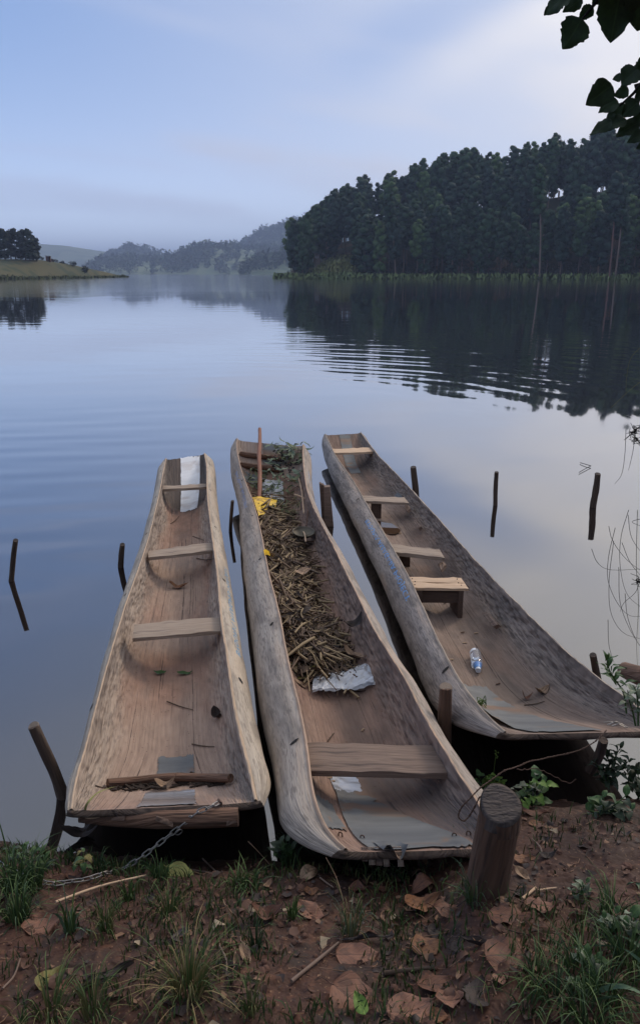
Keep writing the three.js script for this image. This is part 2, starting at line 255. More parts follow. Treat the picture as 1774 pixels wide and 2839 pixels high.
const at = (p, y, z) => [p[0] * z / p[2], y, z];
{
  // pale ridges, the farthest first
  const cD = [[-1502.9, 103.5, -3500.0], [-1303.8, 114.6, -3500.0], [-1177.6, 119.7, -3500.0], [-1061.7, 111.2, -3500.0], [-955.4, 94.1, -3500.0], [-857.2, 83.9, -3500.0], [-732.6, 60.7, -3500.0], [-589.7, 32.3, -3500.0]];
  hillside('hill', cD.map((c) => at(c, -4, -3100)), cD, cD.map((c) => at(c, -20, -3700)), landMat, 120, 24, 0.05, 'palest distant ridge behind the grassy point on the left');
  const cC = [[-506.9, 12.4, -3200.0], [-413.5, 71.4, -3200.0], [-354.7, 104.9, -3200.0], [-288.5, 122.0, -3200.0], [-230.8, 135.9, -3200.0], [-173.5, 140.6, -3200.0], [-9.8, 183.6, -3200.0], [152.5, 229.3, -3200.0]];
  hillside('hill', cC.map((c) => at(c, -4, -2900)), cC, cC.map((c) => at(c, -20, -3450)), landMat, 120, 24, 0.05, 'pale blue shoulder behind the wooded far hill');
  const cC2 = [[-300.1, 63.9, -2700.0], [-243.8, 88.9, -2700.0], [-194.7, 116.3, -2700.0], [-146.1, 134.6, -2700.0], [-97.7, 147.5, -2700.0], [-8.2, 170.7, -2700.0], [128.8, 187.4, -2700.0]];
  hillside('hill', cC2.map((c) => at(c, -4, -2300)), cC2, cC2.map((c) => at(c, -20, -3000)), landMat, 120, 24, 0.06, 'blue mountain flank rising behind the left end of the forest');
  const cB = [[-820.8, 7.6, -2800.0], [-752.9, 38.7, -2800.0], [-700.4, 64.8, -2800.0], [-663.5, 76.4, -2800.0], [-638.0, 81.2, -2800.0], [-599.0, 71.6, -2800.0], [-556.8, 55.9, -2800.0], [-492.4, 45.6, -2800.0], [-407.0, 18.0, -2800.0]];
  hillside('hill', cB.map((c) => at(c, -4, -2400)), cB, cB.map((c) => at(c, -20, -3150)), landMat, 100, 24, 0.05, 'small rounded blue hill in the middle distance');
  const cA = [[-591.2, 2.6, -2052.0], [-569.0, 13.8, -2052.0], [-549.4, 25.9, -2052.0], [-488.1, 31.0, -2052.0], [-429.9, 31.0, -2052.0], [-366.2, 33.0, -2052.0], [-333.8, 46.1, -2052.0], [-301.6, 58.1, -2052.0], [-269.7, 65.1, -2052.0], [-217.2, 60.1, -2052.0], [-164.5, 57.1, -2052.0], [-74.8, 61.1, -2052.0], [46.4, 59.1, -2052.0]];
  hillside('hill', cA.map((c) => at(c, -3, -1700)), cA, cA.map((c) => at(c, -20, -2400)), landMat, 160, 30, 0.08, 'terraced green hill on the far shore');
  const cE = [[-130.2, 1.1, -1350.0], [-115.8, 13.2, -1350.0], [-103.5, 19.8, -1350.0], [-91.2, 22.5, -1350.0], [-63.3, 25.1, -1350.0], [-32.0, 25.1, -1350.0], [30.7, 19.8, -1350.0]];
  hillside('hill', cE.map((c) => at(c, -3, -1220)), cE, cE.map((c) => at(c, -20, -1500)), landMat, 80, 20, 0.08, 'low dark wooded point in front of the far hills');
  seed(77);
  const far = (crest, n, zf, s0, s1, up = 0.62) => { const cl = []; for (let i = 0; i < n; i++) { const t = rnd(), w = Math.pow(rnd(), up), C = along(crest, t), z = lerp(zf, C[2], w), e = 1 - Math.pow(1 - w, 1.7), s = rr(s0, s1) * (rnd() < 0.12 ? 1.6 : 1); const clump = fbm(t * 30, w * 6, 3); if (clump < 0.42 && w < 0.93) continue; cl.push([C[0] * z / C[2], C[1] * e + s * 0.7, z, s * 0.8, s, s * 0.8, 26, s * 0.75]); } return foliage(cl); };
  stuff(solo('far_trees', far(cA, 2300, -1710, 4, 9), farLeaf, 'hazy trees and hedges scattered over the terraced hill on the far shore', 'trees'));
  stuff(solo('far_trees', far(cE, 520, -1225, 4, 8, 0.4), farLeaf, 'hazy dark trees massed on the low wooded point left of the forest', 'trees'));
  stuff(solo('far_trees', far(cC2, 1100, -2330, 6, 12, 0.5), farLeaf, 'faint trees along the slope of the blue mountain', 'trees'));
  stuff(solo('far_trees', far(cB, 700, -2430, 6, 11, 0.4), farLeaf, 'faint trees over the small rounded blue hill', 'trees'));
}

// ---------------------------------------------------------------- grassy point on the left
{
  const front = [[-330, -0.4, -215], [-200, -0.4, -250], [-115, -0.4, -282], [-112, -0.4, -310], [-108, -0.4, -345], [-104, -0.4, -385], [-126.4, -0.4, -547.4]];
  const crest = [[-420, 12, -330], [-240, 10.5, -335], [-135.8, 7.6, -335.0], [-124.7, 7.6, -340.0], [-119.3, 7.6, -350.0], [-113.0, 5.9, -370.0], [-101, -0.4, -438]];
  const back = [[-460, -1, -480], [-280, -1, -470], [-190, -1, -450], [-165, -1, -445], [-145, -1, -445], [-122, -1, -445], [-101, -1, -445]];
  front[6] = [-100.5, -0.4, -428];
  hillside('meadow', front, crest, back, meadowMat, 90, 26, 0.05, 'sloping dry grass of the point on the left');
  const ht = (u, v) => { const C = along(crest, u), F = along(front, u); const w = v; return [lerp(F[0], C[0], w), lerp(-0.4, C[1], 1 - Math.pow(1 - w, 1.7)), lerp(F[2], C[2], w)]; };
  // reeds along its shore
  seed(5); const rd = []; for (let i = 0; i < 2600; i++) { const p = along(front, Math.pow(rnd(), 0.8)), k = rr(-1.5, 3.5); rd.push([p[0] - Math.max(0, k) * 1.0, Math.max(0, k) * 0.22 + 0.25, p[2] - k, 0.5, 0.55, 0.5, 2, 1.0]); }
  stuff(solo('reeds', foliage(rd, 0, true), leafy(84, 92, 52), 'band of reeds along the shore of the grassy point on the left', 'reeds'));
  const dark = [leafy(26, 38, 30), leafy(30, 44, 32)];
  const base = [-123.1, 7.3, -338.0];
  const spots = [[-55, 9.5, 0], [-38, 10.5, 0], [-22, 9.6, 1], [8, 10.2, 0], [35, 11.2, 1], [62, 10.6, 0], [84, 11.4, 0], [108, 10.4, 1], [130, 11.2, 0], [150, 10.6, 1], [168, 9.8, 0], [182, 8.2, 0]];
  const bark = std(col(46, 38, 34), 0.95);
  spots.forEach(([cx, h, m], i) => {
    seed(900 + i); const z = -338 + rr(-6, 6), x = (cx * 0.5866 - 887) / 2165 * -z * 0.9563, y = 8.2 + rr(-0.4, 0.3);
    const t = thing('point_tree', 'dark spreading tree in the grove on top of the grassy point', 'tree', [x, y, z], 0, 'trees of the grove on the grassy point');
    part('trunk', limb([[0, -1, 0], [rr(-0.2, 0.2), h * 0.35, 0], [rr(-0.5, 0.5), h * 0.8, 0]], [0.28, 0.2, 0.07], 7, 3), bark, t);
    const cl = []; for (let k = 0; k < 30; k++) { const f = rnd(), a = rr(0, 6.28), r = rr(0.2, 2.4) * (1.1 - 0.75 * f); cl.push([Math.cos(a) * r, h * lerp(0.02, 0.95, f), Math.sin(a) * r, rr(0.9, 1.5), rr(0.6, 1.0), rr(0.9, 1.5), 52, 0.7]); }
    part('crown', foliage(cl, 0.8), dark[m], t);
  });
  const hutZ = -352, hp = [-116.3, 7.1, -352.0];
  const hut = thing('wooden_hut', 'tiny brown wooden hut on the slope beside the grove', 'hut', [hp[0], hp[1] - 0.4, hutZ], 0.2);
  part('wall', mergeGeometries([bx(0.12, 2.4, 1.9, -0.9, 1.2, 0), bx(0.12, 2.4, 1.9, 0.9, 1.2, 0), bx(1.7, 2.4, 0.12, 0, 1.2, -0.9), bx(0.6, 2.4, 0.12, -0.55, 1.2, 0.9)]), std(col(98, 62, 50), 0.9), hut);
  part('roof', mergeGeometries([(() => { const g = bx(2.5, 0.12, 2.5, 0, 0, 0); g.rotateZ(-0.14); g.translate(0, 2.55, 0); return g; })()]), std(col(104, 84, 78), 0.8), hut);
  [[205, 292, 1.2, 'round dark bush just left of the hut'], [180, 288, 1.3, 'round dark bush at the right foot of the grove'], [252, 302, 1.5, 'brownish bush touching the right side of the hut'], [268, 304, 1.4, 'low bush second to the right of the hut'], [296, 314, 1.6, 'bush with a bare top on the slope below the hut'], [317, 320, 1.1, 'small round bush halfway down the slope'], [351, 320, 1.9, 'broad bush near the lower end of the grassy slope'], [402, 352, 2.6, 'wide dark bush at the water on the grassy point']].forEach(([cx, cy, s, label], i) => {
    seed(40 + i); const z = i === 7 ? -352 : -356 - i * 2, x = (cx * 0.5866 - 887) / 2165 * -z * 0.9563, yy = 2.2 + (757 - (550 + cy * 0.5866)) / 2165 * -z * 0.92;
    const b = thing('bush', label, 'bush', [x, yy, z]);
    const cl = []; for (let k = 0; k < 7; k++) cl.push([rr(-1, 1) * s * 0.6, s * rr(0.3, 0.8), rr(-1, 1) * s * 0.5, s * 0.45, s * 0.4, s * 0.45, 40, s * 0.3]);
    part('foliage', foliage(cl), i === 2 ? leafy(74, 52, 44) : dark[i % 2], b); part('stem', limb([[0, -0.5, 0], [0.1, s * 0.6, 0]], [0.08, 0.04], 6), bark, b);
  });
}

// ---------------------------------------------------------------- the forest on the right
const wood = { shore: (x) => -335 + (x + 17) * 0.485 };
{
  const Hr = [[-20, 0], [-13, 0.3], [-7, 3], [8, 10], [23, 18], [37, 22], [62, 26], [90, 30], [116, 32], [150, 30], [240, 36]];
  const hill = (x, z) => { const dd = wood.shore(x) - z; return table(Hr, x / -z * 350) * smooth(4, 72, dd) + 0.9 * smooth(0, 5, dd) - 0.5 + 0.02 * Math.max(0, dd) + 4.2 * Math.exp(-Math.pow((x / -z * 350 - 8) / 9, 2)) * smooth(2, 26, dd); };
  const g = sheet(80, 40, (u, v) => { const x = lerp(-20, 250, u), dd = -2 + v * v * 150, z = wood.shore(x) - dd; return [x + (u === 0 ? 0 : 0.8 * (noise(u * 70, v * 9) - 0.5)), u === 0 ? -1 : hill(x, z) + (dd > 2 ? 0.5 * (noise(x * 0.3, z * 0.3) - 0.5) : 0) - Math.max(0, dd - 105) * 0.7, z]; }, (u, v, p) => [p[0] / 60, p[2] / 60]);
  struct('wooded_hill', g, std(0xffffff, 0.95, { map: tex(512, 512, (u, v) => { const n = fbm(u * 20, v * 20, 5); return mix3(mix3([62, 58, 34], [44, 46, 28], n), [84, 66, 44], smooth(0.55, 0.72, fbm(u * 9 + 4, v * 9, 4))); }) }));
  const leaves = [leafy(32, 57, 34), leafy(42, 67, 36), leafy(27, 50, 37), leafy(66, 88, 42)];
  const trunkM = [std(col(120, 98, 82), 0.9), std(col(86, 70, 62), 0.9)];
  const kinds = []; 
  for (let k = 0; k < 7; k++) {
    seed(300 + k); const H = 25, bend = rr(-0.6, 0.6), low = [0.16, 0.28, 0.1, 0.36, 0.22, 0.4, 0.14][k], wide = [4.1, 3.7, 4.5, 3.9, 4.7, 3.9, 3.5][k];
    const trunk = limb([[0, -3, 0], [bend * 0.4, H * 0.3, 0.2], [bend, H * 0.62, -0.2], [bend * 0.7, H * 0.94, 0]], [0.3, 0.24, 0.15, 0.05], 6, 3);
    const cl = []; const N = 27;
    for (let i = 0; i < N; i++) { const f = i / (N - 1), prof = f < 0.4 ? lerp(0.6, 1, f / 0.4) : Math.sqrt(Math.max(0.03, 1 - Math.pow((f - 0.4) / 0.62, 2))), a = i * 2.4 + rr(-0.5, 0.5), r = wide * prof * rr(0.45, 0.95); const s = rr(1.3, 2.2) * (f > 0.85 ? 0.8 : 1); cl.push([bend * 0.8 + Math.cos(a) * r, H * lerp(low, 0.95, f) + rr(-0.4, 0.4), Math.sin(a) * r, s * 1.1, s * 0.9, s * 1.1, 70, 0.6]); }
    cl.push([bend * 0.8, H * 0.76, 0, wide * 0.62, H * 0.19, wide * 0.62, 260, 0.7], [bend * 0.6, H * 0.52, 0, wide * 0.66, H * 0.17, wide * 0.66, 160, 0.7]);
    kinds.push([trunk, foliage(cl, 0.78)]);
  }
  seed(2024); const list = [];
  for (let row = 0; row < 12; row++) { const dd0 = row < 1 ? 6 : 6 + row * 7; for (let x = -14 + (row % 2) * 3.4; x < 172; x += row < 2 ? 6.2 : row > 7 ? 4.6 : 8.4) { const xx = x + rr(-1.9, 1.9), dd = dd0 + rr(-2.2, 2.2), z = wood.shore(xx) - dd; if (xx / -z > 0.435 && row > 0) continue; if (xx / -z > 0.45) continue; list.push([xx, z, dd, row]); } }
  // the loose group at the left tip
  const az = (x, z) => x / -z * 350;
  let n = 0; const proto = {};
  for (const [x, z, dd, row] of list) {
    if (az(x, z) < -12.6) continue;
    if (dd < 24 && az(x, z) > -2.5 && az(x, z) < 13) continue;                    // the gap with the grass slope
    const k = row > 7 ? [0, 2, 4, 6][Math.floor(rnd() * 4)] : Math.floor(rnd() * 7), li = rnd() < 0.16 ? 3 : Math.floor(rnd() * 3), ti = rnd() < 0.35 ? 0 : 1, key = `${k}${li}${ti}`;
    const s = (row > 8 ? rr(0.95, 1.02) : 1) * (az(x, z) < -6 ? rr(0.86, 1.0) : rr(0.82, 1.08)) * (row < 1 ? rr(0.7, 0.95) : 1), w = rr(0.85, 1.15);
    let t;
    if (!proto[key]) { t = proto[key] = thing('eucalyptus_tree', 'tall dark eucalyptus packed into the forest on the hillside across the lake', 'tree', [0, 0, 0], 0, 'eucalyptus trees of the forest across the lake'); part('trunk', kinds[k][0], trunkM[ti], t); part('crown', kinds[k][1], leaves[li], t); }
    else { t = proto[key].clone(); t.name = numbered('eucalyptus_tree'); scene.add(t); }
    t.position.set(x, hill(x, z), z); t.rotation.y = rr(0, 6.28); t.rotation.z = rr(-0.03, 0.03); t.scale.set(s * w, s, s * w); n++;
    if (n >= 296) break;
  }
  console.log('forest trees', n, 'of', list.length);
  // the trees that stand out
  const lone = [[[29.4, 3.0, -318.0], [25.8, 33.0, -318.0], 0, 'slim leaning eucalyptus with a long pale bare trunk at the front of the forest'], [[76.5, 2.5, -285.0], [74.0, 37.4, -285.0], 3, 'tall eucalyptus with a pale trunk seen through the middle of the forest'], [[98.4, 2.1, -278.0], [97.7, 34.3, -278.0], 1, 'tall eucalyptus with a reddish straight trunk at the right of the forest'], [[100.8, 2.1, -279.0], [101.0, 30.7, -279.0], 5, 'eucalyptus with a thin trunk beside the reddish one at the right of the forest']];
  lone.forEach(([b, tp, k, label], i) => {
    seed(600 + i); const t = thing('eucalyptus_tree', label, 'tree', [b[0], b[1] - 0.5, b[2]]), H = tp[1] - b[1], dx = tp[0] - b[0];
    part('trunk', limb([[0, -1, 0], [dx * 0.3, H * 0.35, 0.3], [dx * 0.75, H * 0.7, 0.1], [dx, H * 0.97, 0]], [0.3, 0.25, 0.17, 0.05], 7, 3), std(i === 2 ? col(110, 80, 70) : col(118, 100, 88), 0.9), t);
    const cl = []; for (let q = 0; q < 18; q++) { const f = q / 17, a = q * 2.4, r = 2.2 * Math.sqrt(Math.max(0.05, 1 - Math.pow((f - 0.3) / 0.72, 2))) * rr(0.3, 0.9); cl.push([dx * lerp(0.55, 1, f) + Math.cos(a) * r, H * lerp(0.55, 0.97, f), Math.sin(a) * r, 1.7, 1.5, 1.7, 60, 0.85]); }
    part('crown', foliage(cl, 0.82), leaves[i % 3], t);
  });
  // undergrowth and shore grass
  seed(11); const un = [], gr = [];
  for (let i = 0; i < 1500; i++) { const x = rr(-14, 150), dd = rr(4.5, 26), z = wood.shore(x) - dd; if (az(x, z) > -3 && az(x, z) < 14 && dd < 24) continue; const s = rr(0.5, 1.5); un.push([x, hill(x, z) + s * 0.8, z, s, s * 1.1, s, 9, 0.7]); }
  stuff(solo('undergrowth', foliage(un), leafy(36, 48, 34), 'dark tangled undergrowth between the trunks of the forest', 'undergrowth'));
  for (let i = 0; i < 5200; i++) { const x = -19 + 185 * Math.pow(rnd(), 1.1), dd = rr(-1.2, x < 20 ? 7 : 4.4), z = wood.shore(x) - dd; gr.push([x, Math.max(0, hill(x, z)) + 0.7, z, 0.6, 1.0, 0.6, 2, 1.3]); }
  stuff(solo('shore_grass', foliage(gr, 0, true), leafy(122, 138, 84), 'strip of green grass and reeds along the foot of the forest', 'grass'));
  const gs = []; for (let i = 0; i < 4500; i++) { const x = rr(-16, 17), dd = rr(3, 34), z = wood.shore(x) - dd; if (az(x, z) < -6) continue; gs.push([x, hill(x, z) + 0.2, z, 0.6, 0.4, 0.6, 2, 0.9]); }
  stuff(solo('slope_grass', foliage(gs, 0, true), leafy(136, 142, 84), 'light grass on the little slope at the left end of the forest', 'grass'));
}

// ---------------------------------------------------------------- dugout canoes
function canvasText(str, w, h, color, font) { const c = document.createElement('canvas'); c.width = w; c.height = h; const x = c.getContext('2d'); x.fillStyle = '#000'; x.fillRect(0, 0, w, h); x.fillStyle = '#fff'; x.font = font; x.textBaseline = 'middle'; x.textAlign = 'center'; x.fillText(str, w / 2, h / 2); return x.getImageData(0, 0, w, h).data; }
class Canoe {
  // left, right: rim points from the far tip to the near lip; rest: numbers along the hull
  constructor(o) {
    Object.assign(this, { floor: 0.05, farRamp: 1.0, nearRamp: 0.8, n: 2.7, bulgeL: 0.08, bulgeR: 0.08, th: 0.013, wob: 0.006, sinkFar: 0.03, sinkNear: 0.012 }, o);
    const sm = (P) => P.map((p, i) => i === 0 || i === P.length - 1 ? p : [0, 1, 2].map((k) => 0.25 * P[i - 1][k] + 0.5 * p[k] + 0.25 * P[i + 1][k]));
    const mk = (P0) => { const P = sm(P0); return new THREE.CatmullRomCurve3(P.map((p) => V3(p)), false, 'centripetal'); };
    this.cl = mk(this.left); this.cr = mk(this.right);
    const m0 = this.cl.getPointAt(0).add(this.cr.getPointAt(0)).multiplyScalar(0.5), m1 = this.cl.getPointAt(1).add(this.cr.getPointAt(1)).multiplyScalar(0.5);
    this.L = m0.distanceTo(m1); this.axis = m1.clone().sub(m0).setY(0).normalize(); this.m0 = m0;
    this.cache = {};
  }
  sec(t) {
    const key = Math.round(t * 4000); if (this.cache[key]) return this.cache[key];
    const A = this.cl.getPointAt(t), B = this.cr.getPointAt(t), s = t * this.L, e = (1 - t) * this.L;
    A.y += (noise(s * 7 + 3, 1.5) - 0.5) * this.wob * 2; B.y += (noise(s * 7 + 31, 4.5) - 0.5) * this.wob * 2;
    const W = B.clone().sub(A), lat = W.clone().setY(0).normalize(), hr = (A.y + B.y) / 2;
    const ef = clamp(1 - s / this.farRamp), en = clamp(1 - e / this.nearRamp);
    const ramp = (q) => q * q * (1.35 - 0.35 * q);                              // easing that leaves the floor gently and meets the lip
    let yf = this.floor + (hr - this.sinkFar - this.floor) * ramp(ef); yf = yf + (hr - this.sinkNear - yf) * ramp(en);
    const tb = lerp(lerp(this.thick ?? 0.085, 0.06, ef), 0.036, smooth(0.2, 1, en)), keel = yf - tb;
    const tp = Math.min(smooth(0, 0.35, s + 0.12), smooth(0, 0.45, e + 0.16));
    return this.cache[key] = { A, B, lat, W, hr, yf, keel, bl: (typeof this.bulgeL === 'function' ? this.bulgeL(t) : this.bulgeL) * tp, br: (typeof this.bulgeR === 'function' ? this.bulgeR(t) : this.bulgeR) * tp, n: lerp(lerp(this.n, 4, ef), 5, en) };
  }
  inner(t, v, off = 0) {                                                        // v from 0 at the left rim to 1 at the right rim
    const c = this.sec(clamp(t)), th = v * Math.PI, cs = Math.cos(th), sn = Math.sin(th), q = Math.sign(cs) * Math.pow(Math.abs(cs), 2 / c.n), d = Math.pow(Math.max(0, sn), 2 / c.n);
    const p = c.A.clone().lerp(c.B, (1 - q) / 2); p.y = lerp(p.y, c.yf, d);
    const s = t * this.L; const wall = 1 - Math.pow(d, 3);
    const chip = (fbm(s * 8 + v * 9, v * 13 + s * 1.5, 2) - 0.5) * 0.012 * Math.min(1, 4 * d) * (0.4 + 0.6 * (1 - d));
    p.addScaledVector(c.lat, Math.sign(cs) * (chip + off * Math.abs(cs))); p.y += off * sn * (d > 0.2 ? 1 : 0.3) + (fbm(s * 5, v * 8 + 4, 3) - 0.5) * 0.008 * d;
    return p;
  }
  outer(t, v, off = 0) {                                                        // v from 0 at the left rim round below to 1 at the right rim
    const c = this.sec(clamp(t)), side = v < 0.5 ? -1 : 1, u = side < 0 ? v * 2 : (1 - v) * 2, P = side < 0 ? c.A : c.B, b = side < 0 ? c.bl : c.br, w = c.W.length() / 2;
    const T = P.y - c.keel, sc = Math.min(1, T / 0.36), th = this.th;
    const K = [[th, -0.006], [th + 0.42 * b, -0.03 * sc], [th + 0.8 * b, -0.085 * sc], [th + b, -0.16 * sc], [th + 0.86 * b, -0.25 * sc], [-0.12 * w, -(T - 0.045 * sc)], [-0.55 * w, -(T - 0.008)], [-w, -T]];
    const x = u * (K.length - 1), i = Math.min(K.length - 2, Math.floor(x)), f = x - i, g = (a) => K[clamp(a, 0, K.length - 1)], cr = (k) => { const p0 = g(i - 1)[k], p1 = g(i)[k], p2 = g(i + 1)[k], p3 = g(i + 2)[k]; return 0.5 * (2 * p1 + (p2 - p0) * f + (2 * p0 - 5 * p1 + 4 * p2 - p3) * f * f + (3 * p1 - p0 - 3 * p2 + p3) * f * f * f); };
    const s = t * this.L, bump = (fbm(s * 3 + side * 7, u * 6, 3) - 0.5) * 0.016 * Math.min(1, 5 * u) + off;
    const p = P.clone().addScaledVector(c.lat, side * (cr(0) + bump)); p.y += cr(1) + off * 0.6; return p;
  }
  st(x, z) { return clamp((this.axis.x * (x - this.m0.x) + this.axis.z * (z - this.m0.z)) / this.L); }
  drop(x, z, lift = 0.004) {                                                    // the point on the inside below (x, z)
    let t = this.st(x, z), v = 0.5; for (let k = 0; k < 12; k++) { const c = this.sec(t), o = this.inner(t, v); const ex = x - o.x, ez = z - o.z; t = clamp(t + (this.axis.x * ex + this.axis.z * ez) / this.L * 0.8); v = clamp(v + (c.lat.x * ex + c.lat.z * ez) / (c.W.length() * 1.3), 0.03, 0.97); }
    const p = this.inner(t, v); p.y += lift; p.t = t; p.v = v; return p;
  }
  build(name, label, group) {
    const N = 190, o = thing(name, label, 'canoe', this.m0.clone().setY(0).toArray(), 0, group); this.o = o; const org = o.position;
    const loc = (p) => [p.x - org.x, p.y, p.z - org.z], tt = (i) => { const u = i; return u < 0.5 ? 0.5 * Math.pow(2 * u, 1.12) : 1 - 0.5 * Math.pow(2 * (1 - u), 1.12); };
    const gin = sheet(N, 54, (i, v) => loc(this.inner(tt(i), v)), (i, v) => [tt(i), v]);
    const gout = sheet(N, 56, (i, v) => loc(this.outer(tt(i), v)), (i, v) => [tt(i), v]);
    const rim = (v) => sheet(N * 2, 3, (i, k) => { const t = tt(i), a = this.inner(t, v), b = this.outer(t, v); const p = a.lerp(b, k); p.y += 0.006 * Math.sin(k * Math.PI) + (k > 0.2 && k < 0.8 ? (noise(t * this.L * 30, v * 9 + 2) - 0.5) * 0.006 : 0); return loc(p); }, (i, k) => [tt(i) * this.L, k * 0.05 + v]);
    const end = (t) => sheet(54, 4, (v, k) => { const a = this.inner(t, v), b = this.outer(t, v); const p = a.lerp(b, k); const m = Math.sin(k * Math.PI); const out = (t > 0.5 ? 1 : -1) * m * smooth(0, 0.08, Math.min(v, 1 - v)) * (0.006 + 0.02 * fbm(v * 26, k * 3 + t * 9, 3)); p.addScaledVector(this.axis, out); return loc(p); }, (v, k) => [k * 0.12, v * 0.7]);
    const fix = (g, flip) => { if (flip) { const x = g.index.array; for (let i = 0; i < x.length; i += 3) { const q = x[i]; x[i] = x[i + 1]; x[i + 1] = q; } g.computeVertexNormals(); } return g; };
    const parts = [[fix(gin, false), 0], [fix(gout, true), 1], [rim(0), 2], [fix(rim(1), true), 2], [fix(end(0), true), 3], [end(1), 3]];
    const g = mergeGeometries(parts.map((p) => p[0])); let at = 0; g.clearGroups(); for (const [q, m] of parts) { g.addGroup(at, q.index.count, m); at += q.index.count; }
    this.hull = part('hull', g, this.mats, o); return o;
  }
  within(x, z) { const c = this.sec(this.st(x, z)), f = ((x - c.A.x) * c.lat.x + (z - c.A.z) * c.lat.z) / c.W.length(); return f > 0.05 && f < 0.95; }
  vAt(t, x) { const q = 1 - 2 * clamp(x); return Math.acos(Math.sign(q) * Math.pow(Math.abs(q), this.sec(t).n / 2)) / Math.PI; }
  child(name, geo, mat, label) { geo.translate(-this.o.position.x, 0, -this.o.position.z); return part(name, geo, mat, this.o, label); }
  patch(name, t0, t1, v0, v1, mat, label, lift = 0.004, lift1) {                // sheet metal following the inside; v0, v1 may be pairs (far, near)
    const vx = (a, i) => Array.isArray(a) ? lerp(a[0], a[1], i) : a, vv = (a, i) => { const q = 1 - 2 * clamp(vx(a, i)); return Math.acos(Math.sign(q) * Math.pow(Math.abs(q), this.sec(lerp(t0, t1, i)).n / 2)) / Math.PI; };
    return this.child(name, sheet(44, 16, (i, k) => { const jag = (noise(i * 60, k * 3 + t0 * 90) - 0.5) * 0.006 * (k === 0 || k === 1 ? 1 : 0), jt = (i === 0 || i === 1 ? (noise(k * 16, t0 * 50 + i) - 0.5) * 0.006 : 0); const p = this.inner(lerp(t0, t1, i) + jt, lerp(vv(v0, i), vv(v1, i), k) + jag, 0); p.y += lift + (lift1 ? lift1(i, k) : 0) + 0.002 * fbm(i * 6, k * 5, 2); return p.toArray(); }, (i, k) => [lerp(t0, t1, i) * this.L * 1.3, lerp(vv(v0, i), vv(v1, i), k) * 1.3]), mat, label);
  }
  holes(list) {                                                                 // [t, v]: flat dark patches laid on the hull for the shade inside lashing slots
    for (const [t, v, sz, turn] of list) { const p = this.outer(t, v, 0.0015), q = this.outer(t + 0.002, v, 0.0015), w = this.outer(t, v + (v < 0.5 ? 0.008 : -0.008), 0.0015); const a = q.sub(p).normalize(), d = w.sub(p).normalize(), s = sz ?? 0.016, c = Math.cos(turn ?? 0.5), sn = Math.sin(turn ?? 0.5), nrm = a.clone().cross(d).normalize(); if (nrm.y < 0) nrm.negate();
      const sh = []; for (let k = 0; k < 9; k++) { const an = k / 9 * 6.283, ra = s * (0.9 + 0.35 * noise(k * 3, t * 99)), ex = Math.cos(an) * ra, ey = Math.sin(an) * ra * 0.42; sh.push(p.clone().addScaledVector(a, ex * c - ey * sn).addScaledVector(d, ex * sn + ey * c)); }
      const pos = []; const dp = p.clone().addScaledVector(nrm, -0.012); for (let k = 0; k < 9; k++) { const x = sh[k], y = sh[(k + 1) % 9]; for (const z of [x, y, p.clone().addScaledVector(nrm, 0.0006)]) pos.push(z.x, z.y, z.z); }
      const g = new THREE.BufferGeometry(); g.setAttribute('position', new THREE.Float32BufferAttribute(pos, 3)); g.computeVertexNormals(); part('lashing_hole', g.translate(-this.o.position.x, 0, -this.o.position.z), M.dark, this.hull); }
  }
}
const TW = 2048, TH = 512;
